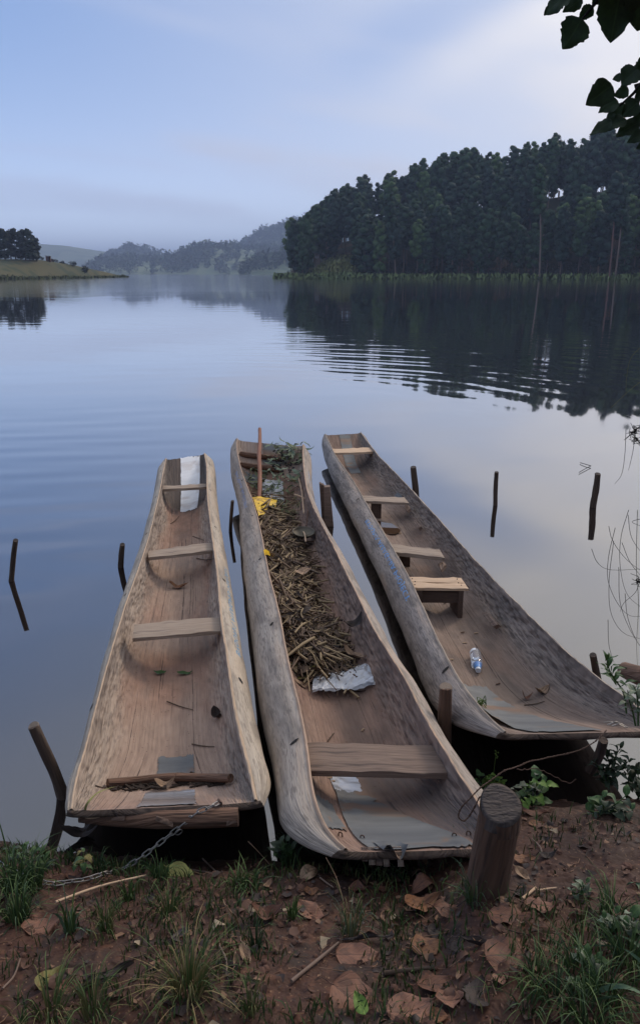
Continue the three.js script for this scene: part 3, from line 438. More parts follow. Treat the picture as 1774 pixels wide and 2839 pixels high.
function canoeMats(o) {
  // o.tone: [light, dark] inside; o.dirt; o.out: [light, dark, fleck]; o.text: list of {str, t0, t1, v0, v1, ...}
  const L = o.L;
  const inside = tex(TW, TH, (u, v) => {
    const x = u * L, y = v * 0.95, d = Math.abs(v - 0.5) * 2;
    const wx = x + 0.03 * fbm(x * 3, y * 9, 2), wy = y + 0.012 * (fbm(x * 1.6, y * 3, 3) - 0.5);
    const g = fbm(wx * 3.2, wy * 70, 4), f = noise(wx * 14, wy * 330), ad = fbm(wx * 20 + y * 6, wy * 64 - x * 3, 3), big = fbm(x * 1.3 + o.s, y * 3.2, 4);
    let c = mix3(o.tone[0], o.tone[1], clamp(g * 0.9 + f * 0.5 + big * 0.5 - 0.55));
    c = mix3(c, o.tone[2], 0.45 * smooth(0.48, 0.72, ad) * (0.3 + 0.7 * smooth(0.3, 0.6, d)));
    const dm = smooth(0.78, 0.3, d + 0.5 * (fbm(x * 2.1 + 5, y * 5 + o.s, 4) - 0.5)); c = mix3(c, mix3(o.dirt, [o.dirt[0] * 0.8, o.dirt[1] * 0.78, o.dirt[2] * 0.76], clamp(fbm(x * 14, y * 26, 3) * 0.8 + f * 0.3)), dm * (0.45 + 0.5 * smooth(0.35, 0.65, fbm(x * 1.4 + 2, y * 2.5, 4))));
    c = mix3(c, o.tone[2], 0.4 * smooth(0.52, 0.72, fbm(x * 2.3 + 9 + o.s, y * 6 + 3, 4)));
    const lane = fbm(Math.floor(wy * 95) * 3.7, x * 0.9 + Math.floor(wy * 95), 2), fr = Math.abs((wy * 95) % 1 - 0.5); if (lane > 0.68 && fr < 0.13 && d < 0.5) c = mix3(c, [58, 46, 41], 0.85 * smooth(0.68, 0.74, lane));
    for (const [a, b, va, vb, col0, k] of o.insideTone ?? []) { const n = 0.5 * (fbm(x * 4 + 1, y * 40, 4) - 0.5) + 0.25 * (fbm(x * 5, y * 8, 3) - 0.5); const m = smooth(-0.06, 0.1, Math.min(u - a, b - u) * 3 + n * 0.35) * smooth(-0.1, 0.15, Math.min(v - va, vb - v) + n * 0.4); c = mix3(c, col0, m * k * (0.65 + 0.5 * g)); }
    if (hash(Math.floor(x * 260), Math.floor(y * 260)) > 0.9975 - 0.002 * dm) c = mix3(c, [86, 58, 46], 0.7);
    return c;
  }, true, THREE.ClampToEdgeWrapping);
  const insideB = tex(TW, TH, (u, v) => { const x = u * L, y = v * 0.95, d = Math.abs(v - 0.5) * 2; const ad = fbm(x * 13 + y * 5, y * 30 - x * 2.5, 2); return clamp(0.5 + (ad - 0.5) * (0.35 + 0.9 * smooth(0.25, 0.6, d)) + 0.25 * (fbm(x * 5, y * 130, 3) - 0.5)); }, false, THREE.ClampToEdgeWrapping);
  const texts = (o.text ?? []).map((q) => ({ ...q, img: canvasText(q.str, 1024, 96, '#fff', 'bold 66px sans-serif') }));
  const outside = tex(TW, TH, (u, v) => {
    const x = u * L, y = v * 1.25, side = v < 0.5 ? 0 : 1, q = side ? 1 - v : v;
    const g = fbm(x * 4, y * 48, 4), f = noise(x * 16, y * 220), big = fbm(x * 1.1 + o.s, y * 4, 4), fl = fbm(x * 24, y * 100 + x * 5, 3);
    let c = mix3(o.out[0], o.out[1], clamp(g * 0.7 + f * 0.35 + (big - 0.5) * 0.9 - 0.1));
    c = mix3(c, o.out[2], 0.42 * smooth(0.42, 0.74, fbm(x * 5.5 + 3, y * 13 + x, 4))); c = mix3(c, o.out[2], smooth(0.54 - 0.2 * (big - 0.45), 0.74, fl) * 0.42);
    c = mix3(c, o.warm ?? o.out[0], 0.5 * smooth(0.55, 0.75, fbm(x * 2.4 + 8, y * 7, 3)));
    c = mix3(c, [52, 44, 40], 0.9 * smooth(0.3, 0.42, q + 0.16 * (fbm(x * 3, y * 7, 4) - 0.5)));   // shade under the boats, put into the colour of the bottom
    for (const w of texts) { const a = (u - w.t0) / (w.t1 - w.t0), b = (v - w.v0) / (w.v1 - w.v0); if (a > 0 && a < 1 && b > 0 && b < 1) { const ix = Math.floor(a * 1023), iy = Math.floor(b * 95), m = w.img[4 * (iy * 1024 + ix)] / 255, worn = smooth(w.wear - 0.12, w.wear + 0.12, 0.6 * fbm(x * 30, y * 60, 3) + 0.4 * noise(x * 90, y * 140)); c = mix3(c, w.c, m * worn * w.k); } }
    return c;
  }, true, THREE.ClampToEdgeWrapping);
  const outsideB = tex(TW / 2, TH, (u, v) => { const x = u * L, y = v * 1.25; return clamp(0.5 * fbm(x * 8, y * 60, 4) + 0.3 * fbm(x * 9, y * 20, 3) + 0.2 * noise(x * 30, y * 260)); }, false, THREE.ClampToEdgeWrapping);
  const endT = grainTex([112, 94, 80], [78, 64, 56], [46, 38, 35], 4, 50); endT.repeat.set(0.4, 2); const rimT = grainTex(o.rim[0], o.rim[1], o.out[2], 4, 50); rimT.repeat.set(0.4, 2);
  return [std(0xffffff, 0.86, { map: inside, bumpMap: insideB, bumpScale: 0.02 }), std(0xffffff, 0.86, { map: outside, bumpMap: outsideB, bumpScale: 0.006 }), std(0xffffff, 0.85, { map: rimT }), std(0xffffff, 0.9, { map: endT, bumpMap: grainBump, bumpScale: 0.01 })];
}
const group3 = 'dugout canoes moored side by side at the bank';

// ---- the left canoe
const c1 = new Canoe({
  left: [[-1.590, 0.360, -7.916], [-1.548, 0.360, -7.529], [-1.426, 0.340, -6.796], [-1.406, 0.330, -6.549], [-1.315, 0.320, -5.883], [-1.262, 0.310, -5.463], [-1.214, 0.310, -4.931], [-1.175, 0.310, -4.532], [-1.146, 0.310, -4.207], [-1.104, 0.310, -3.867], [-1.078, 0.310, -3.631], [-1.046, 0.315, -3.372], [-0.992, 0.320, -3.022], [-0.964, 0.325, -2.798], [-0.943, 0.330, -2.627], [-0.919, 0.335, -2.480], [-0.899, 0.335, -2.402]],
  right: [[-1.238, 0.360, -8.159], [-1.125, 0.360, -7.650], [-1.053, 0.340, -6.946], [-0.982, 0.330, -6.549], [-0.879, 0.320, -5.921], [-0.787, 0.310, -5.399], [-0.709, 0.310, -4.986], [-0.648, 0.310, -4.602], [-0.586, 0.310, -4.186], [-0.544, 0.310, -3.938], [-0.500, 0.310, -3.731], [-0.459, 0.315, -3.501], [-0.410, 0.320, -3.192], [-0.356, 0.325, -2.947], [-0.305, 0.330, -2.731], [-0.266, 0.335, -2.575], [-0.243, 0.335, -2.451]],
  floor: 0.06, farRamp: 1.15, nearRamp: 0.75, bulgeL: (t) => 0.08 - 0.035 * smooth(0.55, 0.9, t), bulgeR: (t) => 0.085 + 0.012 * smooth(0.5, 0.8, t) - 0.02 * smooth(0.88, 1, t), sinkFar: 0.02,
});
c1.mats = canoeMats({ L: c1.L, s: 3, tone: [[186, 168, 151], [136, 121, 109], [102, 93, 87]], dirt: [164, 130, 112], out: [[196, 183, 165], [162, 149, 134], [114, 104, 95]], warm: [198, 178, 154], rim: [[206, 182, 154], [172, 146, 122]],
  insideTone: [[-0.1, 0.185, 0.05, 0.95, [70, 64, 62], 0.85], [0.4, 0.455, 0.3, 0.85, [112, 100, 94], 0.55], [0.62, 0.7, 0.25, 0.85, [104, 92, 86], 0.5]],  // stained far end; the two later bands darken the floor by the thwarts
  text: [{ str: 'BYOONA AMAGARA PROJECT', t0: 0.79, t1: 0.53, v0: 0.84, v1: 0.925, c: [92, 142, 182], k: 0.9, wear: 0.38 }] });
c1.build('dugout_canoe', 'leftmost dugout canoe, empty, with a white metal strip inside its far end', group3);
c1.patch('metal_strip', 0.002, 0.185, [0.37, 0.38], [0.88, 0.76], M.white, 'white painted metal strip');
c1.patch('metal_patch', 0.878, 0.906, 0.43, 0.69, M.zinc); c1.patch('metal_patch', 0.945, 0.996, [0.38, 0.35], [0.68, 0.675], M.shiny, 'bent shiny metal patch on the lip');
c1.child('thwart', plank([-1.497, 0.285, -7.110], [-1.079, 0.285, -7.193], [-1.063, 0.285, -7.074], [-1.472, 0.285, -6.982], 0.03), M.plankGrey);
c1.child('thwart', plank([-1.245, 0.270, -5.361], [-0.795, 0.270, -5.545], [-0.764, 0.270, -5.368], [-1.218, 0.270, -5.211], 0.03), M.plankGrey);
c1.child('thwart', plank([-1.069, 0.270, -4.116], [-0.581, 0.270, -4.214], [-0.545, 0.270, -4.029], [-1.036, 0.270, -3.928], 0.028), M.plankGrey);
c1.holes([[0.08, 0.05], [0.235, 0.045], [0.41, 0.045], [0.62, 0.05], [0.86, 0.07, 0.022], [0.08, 0.94], [0.235, 0.95], [0.41, 0.945], [0.6, 0.935, 0.019], [0.83, 0.925, 0.022]]);

// ---- the middle canoe
const c2 = new Canoe({
  left: [[-0.883, 0.500, -8.270], [-0.874, 0.480, -8.055], [-0.835, 0.450, -7.778], [-0.767, 0.410, -7.329], [-0.681, 0.370, -6.940], [-0.586, 0.345, -6.500], [-0.501, 0.335, -6.030], [-0.422, 0.330, -5.472], [-0.368, 0.330, -5.046], [-0.310, 0.330, -4.579], [-0.256, 0.330, -4.330], [-0.216, 0.330, -4.027], [-0.185, 0.330, -3.756], [-0.130, 0.335, -3.350], [-0.091, 0.340, -3.116], [-0.059, 0.345, -2.908], [-0.043, 0.350, -2.700], [-0.031, 0.350, -2.541], [-0.014, 0.350, -2.414], [0.016, 0.345, -2.311], [0.053, 0.340, -2.242], [0.092, 0.335, -2.195]],
  right: [[-0.179, 0.500, -7.961], [-0.178, 0.480, -7.710], [-0.168, 0.450, -7.460], [-0.149, 0.400, -6.981], [-0.114, 0.360, -6.585], [-0.069, 0.345, -6.240], [-0.015, 0.335, -5.952], [0.040, 0.330, -5.589], [0.108, 0.330, -5.221], [0.157, 0.330, -4.802], [0.188, 0.330, -4.603], [0.237, 0.330, -4.309], [0.273, 0.330, -4.046], [0.304, 0.330, -3.793], [0.385, 0.335, -3.522], [0.416, 0.340, -3.240], [0.455, 0.345, -2.980], [0.489, 0.350, -2.797], [0.520, 0.350, -2.638], [0.559, 0.350, -2.485], [0.585, 0.345, -2.385], [0.584, 0.340, -2.293], [0.563, 0.335, -2.213]],
  floor: 0.055, farRamp: 1.35, nearRamp: 0.95, bulgeL: (t) => 0.075 + 0.075 * smooth(0.2, 0.4, t) - 0.03 * smooth(0.75, 0.95, t), bulgeR: (t) => 0.08 + 0.02 * smooth(0.3, 0.5, t), thick: 0.1, sinkNear: 0.016,
});
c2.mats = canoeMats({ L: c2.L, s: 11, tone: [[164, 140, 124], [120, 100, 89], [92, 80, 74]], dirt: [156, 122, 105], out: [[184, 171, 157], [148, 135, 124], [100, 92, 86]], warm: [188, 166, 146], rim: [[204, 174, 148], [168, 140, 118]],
  insideTone: [[-0.1, 0.09, -0.2, 1.2, [164, 148, 134], 0.75], [0.86, 0.99, 0.5, 0.97, [104, 98, 96], 0.6]],
  text: [{ str: 'BYOONA AMAGARA', t0: 0.1, t1: 0.38, v0: 0.14, v1: 0.05, c: [116, 142, 196], k: 0.75, wear: 0.42 }, { str: 'BYOONA AMAGARA', t0: 0.34, t1: 0.06, v0: 0.86, v1: 0.94, c: [112, 146, 188], k: 0.75, wear: 0.42 }] });
c2.build('dugout_canoe', 'middle dugout canoe loaded with a long heap of dry stalks and leaves', group3);
c2.patch('metal_patch', 0.003, 0.045, 0.4, 0.82, M.zinc); c2.patch('metal_patch', 0.088, 0.16, 0.36, 0.69, M.white); c2.patch('metal_patch', 0.08, 0.11, [0.03, 0.06], [0.3, 0.33], M.zinc);
c2.patch('metal_patch', 0.845, 0.897, [0.17, 0.22], [0.43, 0.44], M.shiny, 'bright metal patch under the near thwart'); c2.patch('metal_patch', 0.894, 0.997, [0.22, 0.2], [0.44, 0.93], M.zinc, 'long grey metal sheet running to the lip', 0.006); c2.patch('metal_patch', 0.918, 0.962, [0.03, 0.04], [0.16, 0.19], M.zinc);
c2.child('thwart', plank([-0.063, 0.285, -2.905], [0.513, 0.285, -2.877], [0.545, 0.285, -2.688], [-0.053, 0.285, -2.710], 0.035), M.plankOld, 'broad dark thwart');
c2.child('cleat', (() => { const g = plank([0.504, 0.210, -2.762], [0.550, 0.250, -2.686], [0.554, 0.170, -2.722], [0.532, 0.130, -2.755], 0.03); return g; })(), M.plankGrey);
{ // splintered lip and the curled tongue of metal
  seed(31); for (let k = 0; k < 6; k++) { const xf = 0.12 + k * 0.05, p = c2.inner(0.998, c2.vAt(0.998, xf)), q = c2.inner(0.998, c2.vAt(0.998, xf + 0.044)), ax = c2.axis, len = [0.03, 0.04, 0.042, 0.045, 0.026, 0.046][k]; const a = p.clone().addScaledVector(ax, -0.01), b = q.clone().addScaledVector(ax, -0.01), c = q.clone().addScaledVector(ax, len * 0.45), d = p.clone().addScaledVector(ax, len * 0.45); c.y -= len * 1.1; d.y -= len * 1.1; a.y += 0.006; b.y += 0.006; c2.child('splinter', plank(a.toArray(), b.toArray(), c.toArray(), d.toArray(), 0.012, 0.006), k % 2 ? M.plankGrey : M.plankOld); }
  c2.child('metal_tongue', sheet(10, 8, (u, v) => { const p = c2.inner(0.985 + 0.012 * u, c2.vAt(0.99, 0.27 + 0.17 * v)); p.addScaledVector(c2.axis, 0.05 * u * (1 - Math.abs(v - 0.5))); p.y += 0.012 + 0.03 * u * u * Math.sin(v * 7) + 0.012 * u; return p.toArray(); }, (u, v) => [u * 0.2, v * 0.3]), M.zinc);
  for (const [t, x] of [[0.968, 0.03], [0.972, 0.11], [0.976, 0.24], [0.978, 0.82], [0.978, 0.91]]) { const p = c2.inner(t, c2.vAt(t, x)); c2.child('staple', limb([[p.x - 0.006, p.y - 0.01, p.z], [p.x - 0.005, p.y + 0.016, p.z], [p.x + 0.005, p.y + 0.016, p.z + 0.004], [p.x + 0.006, p.y - 0.01, p.z + 0.006]], [0.0025], 5, 3), M.wire); }
}
c2.holes([[0.06, 0.045], [0.21, 0.04], [0.37, 0.04], [0.53, 0.04], [0.7, 0.05, 0.02], [0.89, 0.055, 0.024, 1.1]]);

// ---- the right canoe
const c3 = new Canoe({
  left: [[0.072, 0.270, -9.655], [0.100, 0.270, -9.329], [0.137, 0.265, -8.903], [0.171, 0.260, -8.514], [0.232, 0.255, -8.092], [0.335, 0.250, -7.450], [0.412, 0.250, -6.694], [0.470, 0.250, -6.067], [0.526, 0.255, -5.624], [0.569, 0.260, -5.177], [0.599, 0.265, -4.813], [0.619, 0.275, -4.435], [0.634, 0.280, -4.154], [0.647, 0.285, -3.846], [0.647, 0.290, -3.930], [0.660, 0.300, -3.565], [0.690, 0.315, -3.309], [0.717, 0.330, -3.117], [0.754, 0.335, -3.002], [0.790, 0.335, -2.902]],
  right: [[0.509, 0.270, -9.775], [0.558, 0.270, -9.286], [0.598, 0.265, -8.825], [0.640, 0.260, -8.478], [0.704, 0.255, -8.092], [0.781, 0.250, -7.620], [0.848, 0.250, -7.181], [0.939, 0.250, -6.429], [0.987, 0.255, -6.090], [1.030, 0.260, -5.643], [1.069, 0.265, -5.372], [1.093, 0.270, -5.066], [1.133, 0.275, -4.788], [1.162, 0.280, -4.582], [1.149, 0.290, -4.562], [1.211, 0.295, -4.204], [1.246, 0.300, -3.910], [1.286, 0.310, -3.654], [1.334, 0.320, -3.425], [1.380, 0.330, -3.243], [1.418, 0.335, -3.103], [1.449, 0.335, -3.002], [1.429, 0.335, -2.924]],
  floor: 0.045, farRamp: 0.85, nearRamp: 0.95, bulgeL: (t) => 0.06 + 0.05 * smooth(0.1, 0.4, t) - 0.02 * smooth(0.7, 0.9, t), bulgeR: 0.05, sinkNear: 0.014, sinkFar: 0.02, th: 0.012,
});
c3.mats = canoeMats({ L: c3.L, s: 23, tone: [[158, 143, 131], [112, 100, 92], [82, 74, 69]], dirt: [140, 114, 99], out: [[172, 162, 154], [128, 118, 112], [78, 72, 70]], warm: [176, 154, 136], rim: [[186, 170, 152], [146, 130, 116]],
  insideTone: [[0.08, 0.2, 0.5, 0.9, [62, 56, 54], 0.7], [0.6, 0.68, 0.3, 0.8, [98, 88, 84], 0.55]],  // darker smudges on the floor near the thwarts
  text: [{ str: 'BYOONA AMAGARA PROJECT', t0: 0.485, t1: 0.775, v0: 0.125, v1: 0.035, c: [96, 150, 212], k: 0.85, wear: 0.4 }] });
c3.build('dugout_canoe', 'rightmost dugout canoe with plank seats, a plastic bottle inside and blue lettering on its side', group3);
c3.patch('metal_strip', 0.004, 0.175, [0.39, 0.36], [0.7, 0.62], M.zinc, 'grey metal strip on the far end');
c3.child('thwart', plank([0.144, 0.245, -8.917], [0.596, 0.245, -8.995], [0.618, 0.245, -8.764], [0.160, 0.245, -8.689], 0.03), M.plankPale, 'new pale thwart');
const seatFar = [[0.389, 0.225, -6.984], [0.775, 0.225, -6.926], [0.802, 0.225, -6.752], [0.412, 0.225, -6.807]];
c3.child('thwart', plank(...seatFar, 0.03), M.plankGrey);
c3.child('thwart', plank([0.527, 0.225, -5.631], [0.893, 0.225, -5.514], [0.906, 0.225, -5.335], [0.550, 0.225, -5.451], 0.035), M.plankGrey);
function leg(p, w, d, turn, y1, mat, boat = c3) { const q = boat.drop(p[0], p[2], -0.01), h = y1 - q.y, g = bx(w, h, d, 0, h / 2, 0); g.rotateY(turn); g.translate(p[0], q.y, p[2]); return boat.child('thwart_leg', g, mat); }
leg([0.512, 0.060, -6.830], 0.09, 0.03, 0.2, 0.2, M.plankDark); leg([0.644, 0.060, -5.592], 0.08, 0.03, 0.25, 0.2, M.plankDark);
for (const [a, b, c, d] of [[[0.778, 0.160, -6.917], [0.805, 0.175, -6.881], [0.810, 0.175, -6.757], [0.778, 0.160, -6.717]], [[0.867, 0.150, -5.404], [0.908, 0.165, -5.412], [0.920, 0.165, -5.365], [0.870, 0.150, -5.282]], [[0.801, 0.130, -6.481], [0.825, 0.150, -6.480], [0.853, 0.150, -6.299], [0.829, 0.130, -6.298]], [[1.019, 0.140, -4.552], [1.044, 0.165, -4.518], [1.077, 0.165, -4.333], [1.050, 0.140, -4.346]]]) c3.child('cleat', plank(a, b, c, d, 0.035), M.plankOld);
c3.patch('metal_patch', 0.335, 0.375, 0.86, 0.94, M.zinc, 'small pale patch on the side wall');
c3.patch('metal_sheet', 0.872, 0.994, [0.1, 0.2], [0.4, 0.68], M.zinc, 'loose grey metal sheet, its left edge lifted, on the near lip', 0.006, (i, k) => 0.035 * (1 - k) * (1 - k) * Math.sin(Math.min(1, i * 1.15) * Math.PI));
c3.holes([[0.13, 0.045], [0.27, 0.045], [0.415, 0.055, 0.02, 1.0], [0.905, 0.05, 0.026, 1.0]]);

// ---------------------------------------------------------------- small builders
const EYE = new THREE.Vector3(0, 2.2, 0);
const alongRay = (p, f) => [p[0] * f, 2.2 + (p[1] - 2.2) * f, p[2] * f];
const atZ = (p, z) => alongRay(p, z / p[2]);
function onGround(p) { let q = p; for (let k = 0; k < 10; k++) q = alongRay(q, (2.2 - ground(q[0], q[2])) / (2.2 - q[1])); return q; }
function inBoat(b, p, lift = 0.004) { let q = p; for (let k = 0; k < 8; k++) { const d = b.drop(q[0], q[2], lift); q = alongRay(q, (2.2 - d.y) / (2.2 - q[1])); } return [q[0], q[1], q[2]]; }

function leafTex(c1, c2, vein, spot, k = 0.5) { return tex(128, 128, (u, v) => { const d = Math.abs(v - 0.5), n = fbm(u * 6 + c1[0], v * 6 + c2[1], 4); let c = mix3(c1, c2, clamp(n * 1.5 - 0.25)); c = mix3(c, spot, k * smooth(0.55, 0.72, fbm(u * 9 + 3, v * 9 + c1[1], 3))); const sv = Math.abs(((u - d * 0.9) * 7 + 50) % 1 - 0.5); if (sv < 0.05 && u > 0.06) c = mix3(c, vein, 0.35); if (d < 0.02) c = mix3(c, vein, 0.7); return c; }, true, THREE.ClampToEdgeWrapping); }
const veinBump = tex(128, 128, (u, v) => { const d = Math.abs(v - 0.5); const sv = Math.abs(((u - d * 0.9) * 7 + 50) % 1 - 0.5); return clamp(0.4 + 0.3 * fbm(u * 10, v * 10, 3) + (d < 0.03 ? 0.3 : 0) + (sv < 0.08 ? 0.2 : 0)); }, false);
const LM = {}; for (const [k, a, b, v, s, q] of [['brown', [124, 82, 60], [94, 62, 48], [70, 50, 42], [66, 48, 42], 0.6], ['pink', [146, 104, 82], [118, 82, 66], [92, 66, 56], [86, 66, 58], 0.5], ['orange', [142, 98, 64], [112, 76, 52], [104, 66, 42], [78, 50, 36], 0.6], ['tan', [166, 138, 110], [132, 106, 84], [104, 80, 62], [88, 68, 56], 0.5], ['olive', [128, 126, 66], [104, 96, 54], [86, 76, 46], [112, 78, 44], 0.6], ['pale', [158, 156, 88], [134, 134, 76], [104, 104, 58], [120, 104, 60], 0.4], ['grey', [86, 74, 70], [62, 54, 52], [48, 42, 42], [40, 36, 36], 0.5], ['dark', [64, 50, 44], [46, 37, 34], [34, 28, 27], [34, 28, 26], 0.5], ['green', [70, 106, 44], [52, 84, 38], [92, 124, 62], [40, 62, 30], 0.4], ['lime', [116, 148, 52], [92, 126, 44], [134, 160, 72], [60, 84, 34], 0.5], ['sage', [138, 150, 122], [108, 122, 100], [120, 142, 110], [62, 86, 62], 0.3], ['deep', [38, 62, 32], [30, 50, 28], [50, 74, 40], [26, 40, 24], 0.4]]) LM[k] = std(0xffffff, 0.72, { map: leafTex(a, b, v, s, q), bumpMap: veinBump, bumpScale: 0.002 });
for (const k of ['green', 'lime', 'sage', 'deep']) { const m = new THREE.MeshPhysicalMaterial({ color: 0xffffff, map: LM[k].map, roughness: 0.7, side: THREE.DoubleSide, transmission: 0.25, thickness: 0 }); LM[k] = m; }
// leaf along +x from its stalk, face up
function leafGeo(L, W, o = {}) {
  const { shape = 'ovate', curl = 0.2, fold = 0.15, jag = 0.06, s = 1, nu = 12, nv = 6, roll = 0, stalk = 0 } = o;
  const prof = (u) => shape === 'heart' ? Math.pow(Math.sin(Math.PI * Math.pow(u, 0.62)), 0.75) * (1 - 0.15 * u) : shape === 'lance' ? Math.pow(Math.sin(Math.PI * Math.pow(u, 0.85)), 1.1) : Math.pow(Math.sin(Math.PI * Math.pow(u, 0.75)), 0.8);
  const g = sheet(nu, nv, (u, v) => {
    const q = (v - 0.5) * 2, e = 1 + jag * (noise(u * 16 + s * 3, q > 0 ? 3 : 7) - 0.5) * 2, hw = W / 2 * prof(clamp(u, 0.004, 0.996)) * e, z = hw * q, a = roll * q;
    let x = L * u, y = curl * L * (4 * (u - 0.5) * (u - 0.5) - 0.25) + fold * Math.abs(q) * hw + L * 0.05 * (fbm(u * 3 + s, v * 3 + s * 2, 2) - 0.5) * 2 + L * 0.05 * Math.sin(u * 9 + s) * q * q;
    const zz = roll ? Math.sin(a) * hw / roll : z; if (roll) y += (1 - Math.cos(a)) * hw / roll; return [x, y, zz];
  });
  if (stalk) { const t = limb([[-stalk, 0.01, 0], [-stalk * 0.4, 0.004, 0], [L * 0.02, curl * L * 0.7, 0]], [0.0016], 5, 2); return mergeGeometries([g, t]); }
  return g;
}
function bladeGeo(P, w, n = 7) { // tapered grass blade through points
  const c = new THREE.CatmullRomCurve3(P.map((p) => V3(p))), side = new THREE.Vector3(rr(-1, 1), 0, rr(-0.4, 0.4)).normalize();
  return sheet(n, 2, (u, v) => { const p = c.getPoint(u), hw = w * (u < 0.15 ? lerp(0.6, 1, u / 0.15) : Math.pow(1 - (u - 0.15) / 0.86, 0.7)); const q = v * 2 - 1; return [p.x + side.x * hw * q, p.y + Math.abs(q) * hw * 0.35, p.z + side.z * hw * q]; });
}
function tuftGeo(n, h, spread, w = 0.0025, lean = [0, 0]) {
  const gs = []; for (let i = 0; i < n; i++) { const a = rr(0, 6.283), s = spread * Math.sqrt(rnd()) * 0.22, hh = h * Math.pow(rr(0.12, 1.15), 0.8), o = spread * rr(0.2, 1.25), x = Math.cos(a), z = Math.sin(a), d = rr(0.0, 0.55); gs.push(bladeGeo([[x * s, -0.02, z * s], [x * (s + o * 0.18) + lean[0] * 0.3, hh * 0.55, z * (s + o * 0.18) + lean[1] * 0.3], [x * (s + o * 0.55) + lean[0] * 0.7, hh * (1 - d * 0.3), z * (s + o * 0.55) + lean[1] * 0.7], [x * (s + o) + lean[0], hh * (1 - d), z * (s + o) + lean[1]]], w * rr(0.45, 1.0), 6)); }
  return mergeGeometries(gs);
}
const GM = { green: std(col(78, 100, 50), 0.75), blue: std(col(88, 112, 84), 0.7), olive: std(col(106, 104, 62), 0.8), straw: std(col(150, 132, 90), 0.85), deep: std(col(52, 76, 42), 0.75) };

// ---------------------------------------------------------------- stakes in the water
function stake(label, base, topRay, r, lean = 0, o = {}) {
  const z = base[2] + lean, tp = atZ(topRay, z), k = o.bend ?? 0.012, down = 0.5;
  const b = [base[0] + (base[0] - tp[0]) * down, base[1] - (tp[1] - base[1]) * down - 0.1, base[2] - lean * down];
  const t = thing(o.name ?? 'stake', label, o.cat ?? 'stake', [base[0], 0, base[2]], 0, o.group ?? 'mooring stakes standing in the water');
  const loc = (p) => [p[0] - base[0], p[1], p[2] - base[2]];
  const m = [lerp(base[0], tp[0], 0.45) + k, lerp(base[1], tp[1], 0.45), lerp(base[2], tp[2], 0.45)];
  const d = V3(tp).sub(V3(m)).normalize();
  part('shaft', limb([loc(b), loc(base), loc(m), loc(tp)], [r * 1.08, r * 1.05, r, r * 0.92], 14, 9, 0.15), o.mat ?? M.stake, t);
  const cap = new THREE.CylinderGeometry(r * 0.86, r * 0.93, r * 0.22, 14); cap.rotateX(o.tilt ?? 0.25); cap.translate(0, 0, 0); cap.applyQuaternion(new THREE.Quaternion().setFromUnitVectors(new THREE.Vector3(0, 1, 0), d)); cap.translate(...loc(tp)); part('cut_end', cap, o.endMat ?? M.cutEnd, t);
  return t;
}
seed(71);
stake('slim dark stake far left in open water, leaning right', [-2.304, 0.000, -5.435], [-2.258, 0.300, -5.487], 0.02, 0.1, { bend: -0.002 });
stake('short stake in the water just left of the left canoe', [-1.556, 0.000, -5.717], [-1.443, 0.300, -5.393], 0.021, 0.06, { bend: -0.002 });
stake('thick bent stake leaning left beside the near end of the left canoe', [-1.127, 0.000, -2.916], [-1.254, 0.300, -2.999], 0.026, -0.02, { bend: 0.008, tilt: 0.5, endMat: M.plankGrey });
stake('thin stake pressed against the left side of the middle canoe', [-0.795, 0.000, -6.595], [-0.760, 0.300, -6.535], 0.016, 0.02, { bend: -0.003 });
stake('smooth round-topped stake behind the right canoe', [0.963, 0.000, -7.501], [0.952, 0.300, -7.767], 0.032, 0.0, { bend: 0.004 });
stake('slender straight stake in open water right of the canoes', [1.735, 0.000, -7.425], [1.759, 0.300, -7.563], 0.022, 0.0, { bend: -0.004 });
stake('dark stake farthest right in open water', [2.680, 0.000, -7.361], [2.740, 0.300, -7.489], 0.031, 0.02, { bend: 0.006 });
stake('pale-topped round post between the near ends of the middle and right canoes', atZ([0.640, 0.020, -3.496], -3.15).map((v, k) => k === 1 ? 0 : v), [0.603, 0.300, -3.338], 0.032, 0.0, { bend: 0.0, mat: M.post, endMat: M.plankGrey });
stake('stake with frayed top behind the right canoe near the leafy plant', [1.563, 0.000, -3.930], [1.417, 0.300, -3.665], 0.021, 0.02, { bend: 0.0 });
{ // split plank between the middle and right canoe
  const b = [0.120, 0.000, -6.760], z = b[2], t = thing('split_stake', 'flat split wooden stake standing between the middle and right canoes', 'stake', [b[0], 0, z], 0, 'mooring stakes standing in the water');
  const L = (p) => { const q = atZ(p, z); return [q[0] - b[0], q[1], q[2] - z]; };
  const a = L([-0.004, 0.300, -7.152]), c = L([0.039, 0.300, -7.058]), d = L([0.089, 0.300, -7.027]), e = L([0.120, 0.000, -6.760]), f = L([0.058, 0.000, -6.760]);
  const mk = (P, th) => { const s = new THREE.Shape(P.map((p) => new THREE.Vector2(p[0], p[1]))); const g = new THREE.ExtrudeGeometry(s, { depth: th, bevelEnabled: true, bevelSize: 0.004, bevelThickness: 0.004, bevelSegments: 2, steps: 1 }); g.translate(0, 0, -th / 2); return g; };
  part('slab', mk([[e[0], -0.4], [f[0] - 0.006, -0.4], a, [c[0] - 0.004, c[1] + 0.004], [c[0] + 0.01, c[1] - 0.2]], 0.05), M.plankDark, t); part('slab', mk([[e[0] + 0.004, -0.4], [c[0] + 0.002, -0.4], [c[0] + 0.002, c[1] - 0.01], d, [e[0], e[1]]], 0.065), M.plankOld, t);
}
